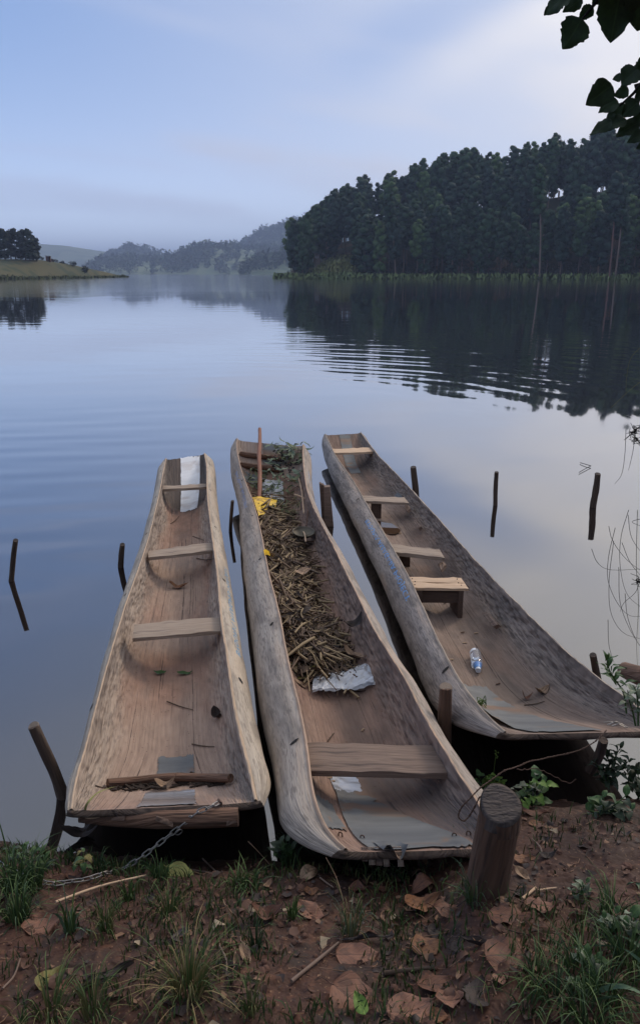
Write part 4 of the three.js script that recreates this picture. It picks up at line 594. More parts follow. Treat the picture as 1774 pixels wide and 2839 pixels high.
{ // the stout post at the near end of the middle canoe
  const b = onGround([0.552, 0.250, -2.115]), tp = atZ([0.597, 0.500, -2.189], b[2] + 0.02), r = 0.064, t = thing('mooring_post', 'stout wooden mooring post with a slanting dark sawn top beside the middle canoe', 'post', [b[0], b[1], b[2]]);
  const l = [tp[0] - b[0], tp[1] - b[1], tp[2] - b[2]];
  seed(9); part('shaft', limb([[-l[0] * 0.8, -0.3, 0], [0, 0, 0], [l[0] * 0.55, l[1] * 0.5, l[2] * 0.5], [l[0] * 0.93, l[1] * 0.86, l[2]]], [r * 1.06, r * 1.05, r, r * 0.98], 28, 9, 0.045), M.post, t);
  const g = sheet(30, 8, (u, v) => { const a = u * 6.2832, q = 1 - v, rad = r * (q > 0.9 ? 0.985 - (q - 0.9) * 0.1 : q * 1.09) * (1 + 0.03 * Math.sin(a * 3 + 1)); const x = Math.cos(a) * rad, z = Math.sin(a) * rad; const slope = -z * 0.45 + 0.03 * (q < 0.9 ? 1 : 0); return [l[0] + x, (q > 0.95 ? Math.min(l[1] * 0.86, l[1] + slope) : l[1] + slope - 0.01 + 0.004 * (fbm(x * 60, z * 20, 2) - 0.5)), l[2] + z]; }, (u, v) => [Math.cos(u * 6.28) * (1 - v) * 0.3, Math.sin(u * 6.28) * (1 - v) * 0.1]);
  part('sawn_top', g, M.cutEnd, t);
  part('bark_edge', (() => { const gs = []; const k = sheet(30, 2, (u, v) => { const a = u * 6.2832, rad = r * (0.985 + 0.02 * Math.sin(a * 5)); const x = Math.cos(a) * rad, z = Math.sin(a) * rad; return [l[0] + x, lerp(l[1] * 0.8, l[1] - z * 0.45 + 0.012, v), l[2] + z]; }, (u, v) => [v * 0.1, u * 0.4]); gs.push(k); return mergeGeometries(gs); })(), M.post, t);
}
{ // log at the right edge
  const a = atZ([1.525, 0.300, -3.501], -2.95), b = atZ([1.554, 0.300, -3.467], -2.85), c = atZ([1.659, 0.300, -3.370], -2.6);
  const t = thing('log', 'thick cut log lying at the right edge behind the leafy plant', 'log', [a[0], 0, a[2]]); const L = (p) => [p[0] - a[0], p[1], p[2] - a[2]];
  part('shaft', limb([L(a), L(b), L(c)], [0.034, 0.038, 0.046], 16, 8, 0.06), M.log, t); 
}
{ const a = atZ([1.204, 0.300, -2.892], -2.85), b = atZ([1.188, 0.100, -2.962], -2.9); solo('strut', limb([a, [lerp(a[0], b[0], 0.5) + 0.01, lerp(a[1], b[1], 0.5), lerp(a[2], b[2], 0.5)], b], [0.02, 0.022, 0.023], 10, 4, 0.08), M.stake, 'dark slanting pole propping up the near end of the right canoe', 'pole'); }

// ---------------------------------------------------------------- the left canoe: logs, chain, litter
seed(101);
{
  const t = thing('log', 'rough reddish log wedged under the near lip of the left canoe', 'log', [0, 0, 0]);
  const P = [[-0.887, 0.275, -2.429], [-0.783, 0.275, -2.426], [-0.596, 0.280, -2.416], [-0.437, 0.285, -2.413], [-0.299, 0.290, -2.415]];
  part('shaft', limb(P, [0.017, 0.026, 0.036, 0.035, 0.034], 18, 12, 0.07), M.log, t);
  part('broken_end', limb([[-0.889, 0.280, -2.424], [-0.839, 0.285, -2.421], [-0.790, 0.285, -2.426]], [0.006, 0.014, 0.018], 9, 6, 0.3), M.plankPale, t);
  for (const [a, b] of [[[-0.593, 0.320, -2.390], [-0.530, 0.300, -2.380]], [[-0.339, 0.300, -2.388], [-0.297, 0.310, -2.394]], [[-0.779, 0.300, -2.419], [-0.711, 0.310, -2.402]]]) part('bark_flake', plank([a[0], a[1], a[2]], [b[0], b[1], b[2] - 0.01], [b[0], b[1] - 0.012, b[2] + 0.016], [a[0], a[1] - 0.012, a[2] + 0.018], 0.006, 0.008), M.plankDark, t);
}
solo('stick', limb([inBoat(c1, [-0.870, 0.200, -2.737], 0.018), inBoat(c1, [-0.745, 0.200, -2.756], 0.022), inBoat(c1, [-0.607, 0.200, -2.775], 0.03), inBoat(c1, [-0.487, 0.200, -2.772], 0.026), inBoat(c1, [-0.369, 0.200, -2.770], 0.03)], [0.018, 0.017, 0.019, 0.018, 0.018], 14, 8, 0.06), M.log, 'long bark-covered stick lying across the near floor of the left canoe', 'stick');
{ // chain
  const P = [inBoat(c1, [-0.369, 0.330, -2.447], 0.012), [-0.406, 0.335, -2.408], [-0.441, 0.325, -2.398], [-0.518, 0.270, -2.372], [-0.588, 0.225, -2.343], [-0.658, 0.180, -2.319], [-0.717, 0.150, -2.305]].concat([[-0.767, 0.150, -2.269], [-0.819, 0.150, -2.244], [-0.875, 0.150, -2.232], [-0.924, 0.150, -2.222], [-0.980, 0.150, -2.232], [-1.042, 0.150, -2.257], [-1.093, 0.150, -2.283], [-1.155, 0.150, -2.320], [-1.217, 0.150, -2.354]].map((p) => { const q = onGround(p); q[1] += 0.016; return q; }));
  const c = new THREE.CatmullRomCurve3(P.map((p) => V3(p)), false, 'centripetal'), len = c.getLength(), pitch = 0.0305, n = Math.floor(len / pitch);
  const t = thing('chain', 'steel chain running from the lip of the left canoe into the grass', 'chain', [0, 0, 0]);
  const st = []; for (let i = 0; i < 20; i++) { const a = i / 20 * 6.2832; st.push(new THREE.Vector3(Math.cos(a) * 0.0072 , 0, Math.sin(a) * 0.0085 + Math.sign(Math.sin(a)) * 0.0105)); }
  const g = new THREE.TubeGeometry(new THREE.CatmullRomCurve3(st, true), 28, 0.0024, 6, true);
  seed(4); for (let i = 0; i < n; i++) { const u = (i + 0.5) / n, p = c.getPointAt(u), d = c.getTangentAt(u), m = part('link', g, M.chain, t); m.position.copy(p); m.quaternion.setFromUnitVectors(new THREE.Vector3(0, 0, 1), d); m.rotateZ((i % 2 ? 1.2 : -0.35) + rr(-0.25, 0.25)); }
  const k = part('shackle', new THREE.TorusGeometry(0.013, 0.0022, 6, 18), M.chain, t); k.position.set([-0.511, 0.262, -2.367][0], [-0.511, 0.262, -2.367][1], [-0.511, 0.262, -2.367][2]); k.rotation.set(0.3, 0.5, 0);
  part('hook', limb([inBoat(c1, [-0.376, 0.330, -2.461], 0.0), inBoat(c1, [-0.372, 0.330, -2.453], 0.016), inBoat(c1, [-0.364, 0.330, -2.439], 0.012), inBoat(c1, [-0.365, 0.330, -2.430], -0.004)], [0.005], 7, 5), M.wire, t);
}
let leafN = 0;
function fallen(p, L, W, yaw, mat, label, o = {}) {
  const s = ++leafN * 1.37, g = leafGeo(L, W, { s, curl: 0.18, fold: 0.12, ...o }); g.translate(-L / 2, 0, 0);
  g.computeBoundingBox(); g.translate(0, -g.boundingBox.min.y, 0);
  const m = solo(o.name ?? 'fallen_leaf', g, LM[mat], label, o.cat ?? 'leaf', o.group ?? 'fallen leaves'); m.position.set(...p); m.rotation.set(o.rx ?? rr(-0.15, 0.15), yaw, o.rz ?? rr(-0.15, 0.15), 'YXZ'); return m;
}
fallen(inBoat(c1, [-0.994, 0.080, -5.109]), 0.13, 0.055, 0.1, 'orange', 'curled orange-brown leaf on the middle of the left canoe floor', { curl: 0.3, fold: 0.4 });
fallen(inBoat(c1, [-0.885, 0.080, -3.872]), 0.07, 0.04, 0.3, 'green', 'left one of two green leaves on the left canoe floor', { curl: 0.25, fold: 0.35 });
fallen(inBoat(c1, [-0.747, 0.080, -3.869]), 0.085, 0.036, 0.15, 'green', 'right one of two green leaves on the left canoe floor', { curl: 0.2, fold: 0.35 });
fallen(inBoat(c1, [-0.509, 0.100, -3.395]), 0.075, 0.05, -1.0, 'dark', 'dark crumpled leaf by the right wall of the left canoe', { curl: 0.6, fold: 0.5 });
fallen(inBoat(c1, [-0.620, 0.200, -2.720], 0.01), 0.09, 0.045, 0.25, 'tan', 'pale tan curled leaf resting against the stick in the left canoe', { curl: 0.55, fold: 0.25, rz: 0.15 });
function twig(P, r, mat, label, o = {}) { return solo('twig', limb(P, [r, r * 0.9, r * 0.6], 6, 4, 0.15), mat, label, 'twig', 'twigs'); }
const tw = (b, list, r, label) => twig(list.map((p) => inBoat(b, p, r + 0.002)), r, M.stake, label);
tw(c1, [[-0.791, 0.080, -3.579], [-0.719, 0.080, -3.532], [-0.643, 0.080, -3.496]], 0.0032, 'straight dark twig in the middle of the left canoe floor');
tw(c1, [[-0.602, 0.080, -3.196], [-0.551, 0.080, -3.180], [-0.493, 0.080, -3.175]], 0.003, 'dark forked twig near the right wall of the left canoe');
tw(c1, [[-0.605, 0.080, -3.248], [-0.579, 0.080, -3.229], [-0.548, 0.080, -3.210]].map((p, i) => [[[-1.071, 0.080, -6.231]], [[-1.020, 0.080, -6.186]], [[-0.962, 0.080, -6.127]]][i][0]), 0.003, 'small twig on the far floor of the left canoe, right side');
tw(c1, [[-1.319, 0.080, -6.576], [-1.292, 0.080, -6.677], [-1.284, 0.080, -6.797]], 0.003, 'small twig on the far floor of the left canoe, left side');
tw(c1, [[-0.950, 0.100, -5.645], [-0.879, 0.100, -5.614], [-0.798, 0.130, -5.558]], 0.0035, 'small twig below the second thwart of the left canoe');
tw(c1, [[-0.891, 0.250, -2.653], [-0.870, 0.250, -2.644], [-0.850, 0.240, -2.651]], 0.003, 'short dark twig in the near left corner of the left canoe');
{ const t = solo('bent_grass', mergeGeometries([bladeGeo([[-0.861, 0.310, -2.415], [-0.842, 0.360, -2.398], [-0.822, 0.360, -2.459], [-0.788, 0.300, -2.580]], 0.006, 10), bladeGeo([[-0.866, 0.310, -2.415], [-0.851, 0.340, -2.408], [-0.841, 0.340, -2.465], [-0.821, 0.290, -2.578]], 0.004, 10)]), LM.pale, 'bent yellow-green grass blade at the near left corner of the left canoe', 'grass blade'); }
{ seed(55); const gs = []; for (let i = 0; i < 150; i++) { const u = rnd(), p = inBoat(c1, [lerp([-0.843, 0.200, -2.700][0], [-0.389, 0.200, -2.747][0], u), 0.2, lerp([-0.842, 0.200, -2.695][2], [-0.388, 0.200, -2.737][2], u) + rr(-0.03, 0.015)], 0.003); const a = rr(-0.7, 0.7), l = rr(0.008, 0.05); const g = bx(l, rr(0.003, 0.008), rr(0.003, 0.01)); g.rotateY(a); g.rotateZ(rr(-0.3, 0.3)); g.translate(p[0], p[1] + rr(0, 0.008), p[2]); gs.push(g); } stuff(solo('debris', mergeGeometries(gs), M.stake, 'dark crumbs and straw gathered along the stick in the left canoe', 'debris')); }

// ---------------------------------------------------------------- the middle canoe: logs, heap, pole, bag
seed(140);
const acrossLog = (t, x0, x1, r, lift, label) => { const c = c2.sec(t), at = (x, dy) => { const a = c.A.clone().lerp(c.B, x); a.y = c.yf + lift + dy; return a.toArray(); }; solo('log', limb([at(x0, 0.005), at(lerp(x0, x1, 0.5), 0.0), at(x1, -0.004)], [r, r * 0.92, r], 12, 8, 0.09), M.log, label, 'log'); };
acrossLog(0.037, 0.05, 0.68, 0.03, 0.03, 'upper of two short logs across the far end of the middle canoe');
acrossLog(0.066, 0.05, 0.66, 0.03, 0.04, 'lower of two short logs across the far end of the middle canoe');
{ const at = (t, x, y) => { const c = c2.sec(t), a = c.A.clone().lerp(c.B, x); a.y = y; return a; }, a = at(0.2, 0.24, 0.17), b = at(0, 0.345, 0.51), e = b.clone().add(b.clone().sub(a).multiplyScalar(0.2)); solo('pole', limb([a, a.clone().lerp(b, 0.35), a.clone().lerp(b, 0.7), b, e].map((p, i) => [p.x + [0, 0.006, -0.004, 0.002, 0][i], p.y, p.z]), [0.02, 0.021, 0.021, 0.02, 0.018], 12, 10, 0.1), M.pole, 'reddish peeled pole rising from the heap over the far end of the middle canoe', 'pole'); }
{
  const heap = thing('stalk_heap', 'long heap of dry maize stalks and dead leaves filling the middle canoe', 'heap', [0, 0, 0]); stuff(heap);
  const t0 = c2.st([-0.325, 0.220, -7.011][0], [-0.325, 0.220, -7.011][2]), t1 = c2.st([0.104, 0.150, -3.767][0], [0.104, 0.150, -3.767][2]);
  const edge = (t) => { const k = (t - t0) / (t1 - t0); return lerp(0.78, 0.7, smooth(0.0, 0.4, k)) - 0.06 * smooth(0.45, 0.7, k) + 0.22 * smooth(0.7, 0.92, k); };
  const py = (t, x) => { const c = c2.sec(t), k = (t - t0) / (t1 - t0), e = edge(t) + 0.12 * (noise(t * 40, 2) - 0.5), hgt = 0.15 * smooth(-0.02, 0.12, k) * smooth(1.03, 0.93, k); const q = clamp(1 - Math.pow(Math.max(0, (x - 0.2) / (e - 0.2)), 2)); return c.yf + hgt * q * (0.8 + 0.5 * (fbm(t * 30, x * 6, 3) - 0.5)) + 0.035 * (fbm(t * 90, x * 14, 3) - 0.5) * q - (q <= 0 ? 0.05 : 0); };
  const P = (t, x, up) => { const c = c2.sec(t), p = c.A.clone().lerp(c.B, x); const d = c2.drop(p.x, p.z, 0); p.y = Math.max(py(t, x), d.y - 0.004) + up; return p; };
  part('matted_leaves', sheet(150, 34, (u, v) => { const t = lerp(t0 - 0.01, t1 + 0.012, u), x = lerp(0.03, 0.86, v); const c = c2.sec(t), p = c.A.clone().lerp(c.B, x); p.y = py(t, x) - 0.012; return p.toArray(); }, (u, v) => [u * 3, v]), std(col(58, 46, 38), 0.95), heap);
  const stalk = [[], [], []], shred = [[], [], []];
  seed(7);
  for (let i = 0; i < 1500; i++) { const t = lerp(t0 + 0.005, t1 - 0.005, rnd()), x = lerp(0.06, edge(t) - 0.03, rnd()), l = rr(0.07, 0.4) * (rnd() < 0.2 ? 1.4 : 1), yaw = (rnd() < 0.65 ? c2Yaw() + rr(-0.7, 0.7) : rr(0, 6.28)), p = P(t, x, rr(0, 0.022)), tilt = rr(-0.14, 0.14), dx = Math.sin(yaw) * l / 2, dz = Math.cos(yaw) * l / 2, r = 0.0028 + 0.0065 * Math.pow(rnd(), 1.5); if (!c2.within(p.x - dx, p.z - dz) || !c2.within(p.x + dx, p.z + dz)) continue; stalk[rnd() < 0.38 ? 0 : rnd() < 0.6 ? 1 : 2].push(limb([[p.x - dx, p.y - tilt * l / 2, p.z - dz], [p.x + rr(-0.02, 0.02), p.y + rr(-0.004, 0.016), p.z + rr(-0.015, 0.015)], [p.x + dx, p.y + tilt * l / 2, p.z + dz]], [r, r, r * 0.8], 5, 2)); }
  function c2Yaw() { return Math.atan2(c2.axis.x, c2.axis.z); }
  for (let i = 0; i < 2500; i++) { const t = lerp(t0, t1, Math.pow(rnd(), 0.85)), x = lerp(0.05, edge(t) - 0.01, rnd()), p = P(t, x, rr(-0.004, 0.026)), L = rr(0.03, 0.11); const g = leafGeo(L, L * rr(0.14, 0.4), { shape: rnd() < 0.6 ? 'lance' : 'ovate', curl: rr(-0.5, 0.6), fold: rr(0, 0.7), s: i * 0.7, nu: 5, nv: 2 }); g.rotateX(rr(-0.9, 0.9)); g.rotateY(rr(0, 6.28)); g.rotateZ(rr(-0.5, 0.5)); g.translate(p.x, p.y, p.z); shred[rnd() < 0.5 ? 0 : rnd() < 0.6 ? 1 : 2].push(g); }
  part('stalks', mergeGeometries(stalk[0]), std(col(150, 130, 100), 0.8), heap); part('stalks', mergeGeometries(stalk[1]), std(col(100, 80, 63), 0.8), heap); part('stalks', mergeGeometries(stalk[2]), std(col(74, 59, 49), 0.8), heap);
  part('dead_leaves', mergeGeometries(shred[0]), std(col(84, 68, 55), 0.85), heap); part('dead_leaves', mergeGeometries(shred[1]), std(col(122, 104, 80), 0.85), heap); part('dead_leaves', mergeGeometries(shred[2]), std(col(52, 42, 38), 0.85), heap);
  // longer stalks that can be told apart at the upper end
  for (const [a, b, m, l] of [[[-0.216, 0.300, -7.453], [-0.141, 0.200, -6.508], M.plankPale, 'long pale stalk leaning on the right wall at the far end of the heap'], [[-0.113, 0.300, -6.658], [-0.113, 0.200, -6.145], M.log, 'thin brown stalk standing against the right wall beside the bowl'], [[-0.234, 0.260, -6.894], [-0.082, 0.200, -6.796], M.plankPale, 'pale bent stalk lying across the far end of the heap'], [[-0.153, 0.240, -5.948], [-0.111, 0.200, -5.749], M.plankPale, 'short pale stalk propped in the bowl']]) { const A = inBoat(c2, a, 0.1), B = inBoat(c2, b, 0.13); solo('stalk', limb([A, [lerp(A[0], B[0], 0.5) + 0.01, lerp(A[1], B[1], 0.5) + 0.01, lerp(A[2], B[2], 0.5)], B], [0.006, 0.0065, 0.006], 7, 4), m, l, 'stalk'); }
  // leafy sprigs and green grass on the far end
  const sp = thing('leafy_sprigs', 'cut eucalyptus sprigs with green leaves and dark berries at the far end of the middle canoe', 'sprigs', [0, 0, 0]); stuff(sp);
  const lv = [[], []], dk = []; seed(19);
  const patchP = (px) => px; const tl = 0.012, tr = 0.13;
  for (let i = 0; i < 140; i++) { const k = rnd(), t = lerp(tl, tr, k), x = k < 0.35 ? rr(0.55, 0.98) : rr(0.12, 1.0), c = c2.sec(t), p = c.A.clone().lerp(c.B, x), d = c2.drop(p.x, p.z, 0), L = rr(0.08, 0.16); const g = leafGeo(L, L * rr(0.18, 0.27), { shape: 'lance', curl: rr(-0.2, 0.35), fold: 0.1, s: i, nu: 6, nv: 2 }); g.rotateX(rr(-0.6, 0.6)); g.rotateZ(rr(-0.5, 0.4)); g.rotateY(rr(0, 6.28)); g.translate(p.x, Math.max(d.y, c.yf) + 0.02 + 0.1 * rnd() * smooth(0.35, 0.8, x), p.z); lv[rnd() < 0.6 ? 0 : 1].push(g); }
  for (let i = 0; i < 70; i++) { const k = rnd(), t = lerp(0.025, 0.08, k), x = rr(0.55, 0.92), c = c2.sec(t), p = c.A.clone().lerp(c.B, x), d = c2.drop(p.x, p.z, 0), g = new THREE.IcosahedronGeometry(rr(0.006, 0.012), 1); g.translate(p.x, d.y + rr(0.02, 0.075), p.z); dk.push(g.index ? g.toNonIndexed() : g); }
  part('leaves', mergeGeometries(lv[0]), LM.sage, sp); part('leaves', mergeGeometries(lv[1]), std(col(122, 128, 96), 0.8), sp); part('berries', mergeGeometries(dk), std(col(34, 30, 34), 0.7), sp);
  const ls = [[], []]; for (let i = 0; i < 80; i++) { const t = lerp(0.13, t0 + 0.03, rnd()), x = rr(0.1, 0.95), c = c2.sec(t), p = c.A.clone().lerp(c.B, x), d = c2.drop(p.x, p.z, 0), a = rr(0, 6.28), l = rr(0.05, 0.2), r = rr(0.0025, 0.005), y = d.y + rr(0.008, 0.05); if (!c2.within(p.x - Math.cos(a) * l, p.z - Math.sin(a) * l) || !c2.within(p.x + Math.cos(a) * l, p.z + Math.sin(a) * l)) continue; ls[i % 2].push(limb([[p.x - Math.cos(a) * l, y, p.z - Math.sin(a) * l], [p.x + rr(-0.02, 0.02), y + rr(0, 0.02), p.z], [p.x + Math.cos(a) * l, y + rr(-0.005, 0.02), p.z + Math.sin(a) * l]], [r, r * 0.8], 5, 2)); }
  part('loose_stalks', mergeGeometries(ls[0]), std(col(150, 128, 98), 0.8), heap); part('loose_stalks', mergeGeometries(ls[1]), std(col(96, 76, 60), 0.8), heap);
  const gr = []; for (let i = 0; i < 140; i++) { const t = lerp(0.1, 0.26, rnd()), x = rr(0.15, 0.95), c = c2.sec(t), p = c.A.clone().lerp(c.B, x), d = c2.drop(p.x, p.z, 0), y = Math.max(d.y, py(Math.max(t, t0), x)) + 0.02, a = rr(0, 6.28), l = rr(0.08, 0.24); if (!c2.within(p.x - Math.cos(a) * l, p.z - Math.sin(a) * l) || !c2.within(p.x + Math.cos(a) * l, p.z + Math.sin(a) * l)) continue; gr.push(bladeGeo([[p.x - Math.cos(a) * l, y - 0.01, p.z - Math.sin(a) * l], [p.x, y + rr(0.01, 0.05), p.z], [p.x + Math.cos(a) * l, y + rr(-0.01, 0.04), p.z + Math.sin(a) * l]], 0.003, 6)); }
  stuff(solo('cut_grass', mergeGeometries(gr), std(col(112, 128, 84), 0.8), 'loose green grass strewn between the sprigs and the heap in the middle canoe', 'grass'));
}
{ // yellow plastic
  const sheetBit = (q, label) => { const [a, b, c, d] = q.map((p) => V3(inBoat(c2, p, 0.09))); return solo('yellow_plastic', sheet(16, 12, (u, v) => { const p = a.clone().lerp(b, u).lerp(d.clone().lerp(c, u), v); p.y += 0.012 * (fbm(u * 4, v * 4, 3) - 0.5) * 2 + 0.008 * Math.sin(u * 5); return p.toArray(); }), std(0xffffff, 0.42, { map: tex(128, 128, (u, v) => mix3([238, 194, 26], [150, 112, 40], 0.8 * smooth(0.55, 0.75, fbm(u * 5, v * 9, 4)))) }), label, 'plastic'); };
  sheetBit([[-0.630, 0.200, -7.018], [-0.398, 0.200, -6.970], [-0.393, 0.200, -6.508], [-0.528, 0.200, -6.433]], 'creased yellow plastic sheet under the pole in the middle canoe');
  sheetBit([[-0.424, 0.220, -5.509], [-0.375, 0.220, -5.490], [-0.364, 0.220, -5.416], [-0.404, 0.220, -5.379]], 'small yellow plastic scrap at the left edge of the heap');
}
{ // bowl
  const p = atZ([-0.133, 0.200, -5.959], [-0.133, 0.200, -5.959][2]), pr = []; for (let i = 0; i <= 10; i++) { const a = i / 10 * 1.5; pr.push(new THREE.Vector2(0.092 * Math.sin(a), 0.05 * (1 - Math.cos(a)))); } for (let i = 10; i >= 0; i--) { const a = i / 10 * 1.5; pr.push(new THREE.Vector2(0.086 * Math.sin(a), 0.006 + 0.047 * (1 - Math.cos(a)))); }
  const b = solo('bowl', new THREE.LatheGeometry(pr, 36), std(0xffffff, 0.55, { map: tex(128, 128, (u, v) => mix3([120, 112, 96], [74, 68, 58], fbm(u * 8, v * 8, 4))), metalness: 0.2 }), 'shallow grey bowl resting on the heap by the right wall of the middle canoe', 'bowl'); b.position.set(p[0], p[1] - 0.03, p[2]); b.rotation.set(0.14, 0, -0.06);
}
fallen(atZ([-0.114, 0.220, -5.052], [-0.114, 0.220, -5.052][2]), 0.12, 0.1, 0.4, 'tan', 'pale broad dead leaf on the middle of the heap', { curl: 0.15 });
fallen(inBoat(c2, [-0.069, 0.150, -3.935], 0.05), 0.13, 0.1, 1.3, 'olive', 'mottled yellow-brown leaf at the near left edge of the heap, upper one', { shape: 'heart', rx: 0.4, curl: 0.25 });
fallen(inBoat(c2, [-0.099, 0.120, -3.804], 0.02), 0.16, 0.14, 0.2, 'olive', 'large mottled olive leaf at the near left corner of the heap', { shape: 'heart', curl: 0.2, rx: 0.25 });
fallen(inBoat(c2, [-0.083, 0.100, -3.706], 0.008), 0.1, 0.05, 0.15, 'tan', 'pale brown folded leaf left of the clear plastic bag', { curl: 0.4, fold: 0.3 });
fallen(inBoat(c2, [0.040, 0.150, -4.098], 0.06), 0.1, 0.08, 2.1, 'olive', 'yellowish leaf on top of the near end of the heap', { shape: 'heart', rx: 0.5 });
fallen(inBoat(c2, [0.195, 0.150, -3.935], 0.05), 0.16, 0.05, -0.7, 'tan', 'long pale curled leaf at the near right edge of the heap', { curl: 0.3, fold: 0.6 });
fallen(inBoat(c2, [0.201, 0.200, -4.227], 0.1), 0.16, 0.07, 0.8, 'dark', 'dark twisted leaf leaning on the right wall at the heap edge', { curl: 0.5, fold: 0.5 });
{ // clear plastic bag
  const [a, b, c, d] = [[-0.035, 0.100, -3.827], [0.297, 0.100, -3.919], [0.287, 0.100, -3.706], [-0.040, 0.100, -3.626]].map((p) => V3(inBoat(c2, p, 0.012)));
  const bag = thing('plastic_bag', 'crumpled clear plastic bag lying at the near end of the heap', 'plastic bag', [0, 0, 0]);
  const m = new THREE.MeshPhysicalMaterial({ color: col(246, 248, 252), roughness: 0.12, transmission: 0.45, thickness: 0, ior: 1.5, side: THREE.DoubleSide });
  const ply = (h, s) => sheet(46, 22, (u, v) => { const e = 1 + 0.04 * (noise(u * 8 + s, v * 3) - 0.5); const p = a.clone().lerp(b, u * e).lerp(d.clone().lerp(c, u * e), v); const r1 = Math.abs(fbm(u * 7 + s, v * 6, 3) - 0.5), r2 = Math.abs(noise(u * 13 + v * 7 + s, v * 9 - u * 4) - 0.5); p.y += h * Math.sin(Math.PI * clamp(v)) * Math.sin(Math.PI * clamp(u)) + 0.06 * (0.28 - r1) * h / 0.03 * 0.7 + 0.022 * (0.3 - r2) + 0.012 * Math.sin(u * 7 + s); return p.toArray(); });
  part('upper_ply', ply(0.034, 1.3), m, bag); part('lower_ply', ply(0.004, 6.1), m, bag);
  part('folded_hem', sheet(12, 6, (u, v) => { const p = b.clone().lerp(c, u); p.x -= 0.035 * v; p.y += 0.02 + 0.01 * Math.sin(u * 6) + 0.004 * v; return p.toArray(); }), new THREE.MeshPhysicalMaterial({ color: col(225, 232, 240), roughness: 0.3, transmission: 0.35, thickness: 0, side: THREE.DoubleSide }), bag);
}
tw(c2, [[0.036, 0.080, -3.218], [0.052, 0.080, -3.254], [0.068, 0.080, -3.288]], 0.003, 'thin curved twig on the middle canoe floor beyond the near thwart');
for (const [p, yaw, l] of [[[0.207, 0.080, -3.315], 1.1, 'small pale wood chip on the middle canoe floor'], [[0.043, 0.100, -2.912], 0.2, 'pale chip under the near thwart of the middle canoe, left one'], [[0.054, 0.100, -2.886], 0.4, 'pale chip under the near thwart of the middle canoe, lower one']]) { const q = inBoat(c2, p, 0.004), m = solo('wood_chip', bx(0.022, 0.004, 0.008), M.plankPale, l, 'chip', 'wood chips'); m.position.set(...q); m.rotation.y = yaw; }
fallen([c2.outer(0.02, 0.96).x, 0.5, c2.outer(0.02, 0.96).z], 0.14, 0.025, -0.7, 'sage', 'single long green leaf hanging over the far right rim of the middle canoe', { shape: 'lance', curl: -0.3 });

// ---------------------------------------------------------------- the right canoe: stool, bottle, litter
{
  const y0 = inBoat(c3, [0.906, 0.050, -4.685], 0)[1], f = [0.918, 0.050, -4.674], z = f[2], top = 0.215 + y0;
  const A = [0.576, 0.260, -4.861], B = [0.941, 0.260, -4.856], C = [0.956, 0.260, -4.668], D = [0.584, 0.260, -4.675], th = 0.024, H = A[1];
  const t = thing('stool', 'low wooden stool of two planks standing inside the right canoe', 'stool', [0, 0, 0]);
  const mid = (p, q, k) => [lerp(p[0], q[0], k), lerp(p[1], q[1], k), lerp(p[2], q[2], k)];
  const h = H; const up = (p) => [p[0], h, p[2]];
  part('seat_plank', plank(up(A), up(B), up(mid(B, C, 0.485)), up(mid(A, D, 0.485)), th), M.plankPale, t); part('seat_plank', plank(up(mid(A, D, 0.515)), up(mid(B, C, 0.515)), up(C), up(D), th), M.plankPale, t);
  const R0 = mid(C, D, 0.12), R1 = mid(B, A, 0.14), L0 = mid(D, C, 0.16), L1 = mid(A, B, 0.18);
  const panel = (p, q, w) => { const dx = q[0] - p[0], dz = q[2] - p[2], l = Math.hypot(dx, dz), g = bx(w, h - th - 0.03, l); const a = Math.atan2(dx, dz); g.rotateY(a); g.translate((p[0] + q[0]) / 2, 0.03 + (h - th - 0.03) / 2, (p[2] + q[2]) / 2); return g; };
  part('leg', panel(R0, R1, 0.03), M.plankDark, t); part('leg', panel(L0, L1, 0.03), M.plankDark, t);
  const apron = (k, dy) => { const p = mid(L0, L1, k), q = mid(R0, R1, k), g = bx(Math.hypot(q[0] - p[0], q[2] - p[2]), 0.075, 0.018); g.rotateY(-Math.atan2(q[2] - p[2], q[0] - p[0])); g.translate((p[0] + q[0]) / 2, h - th - 0.05 + dy, (p[2] + q[2]) / 2); return g; };
  part('apron', apron(0.12, 0), M.plankDark, t); part('apron', apron(0.88, 0), M.plankDark, t);
  const nails = []; for (const [u, v] of [[0.09, 0.2], [0.09, 0.75], [0.9, 0.2], [0.9, 0.78], [0.12, 0.45], [0.88, 0.55]]) { const p = mid(mid(A, B, u), mid(D, C, u), v), g = new THREE.CylinderGeometry(0.004, 0.004, 0.004, 8); g.translate(p[0], h + 0.001, p[2]); nails.push(g); } part('nails', mergeGeometries(nails), M.dark, t);
}
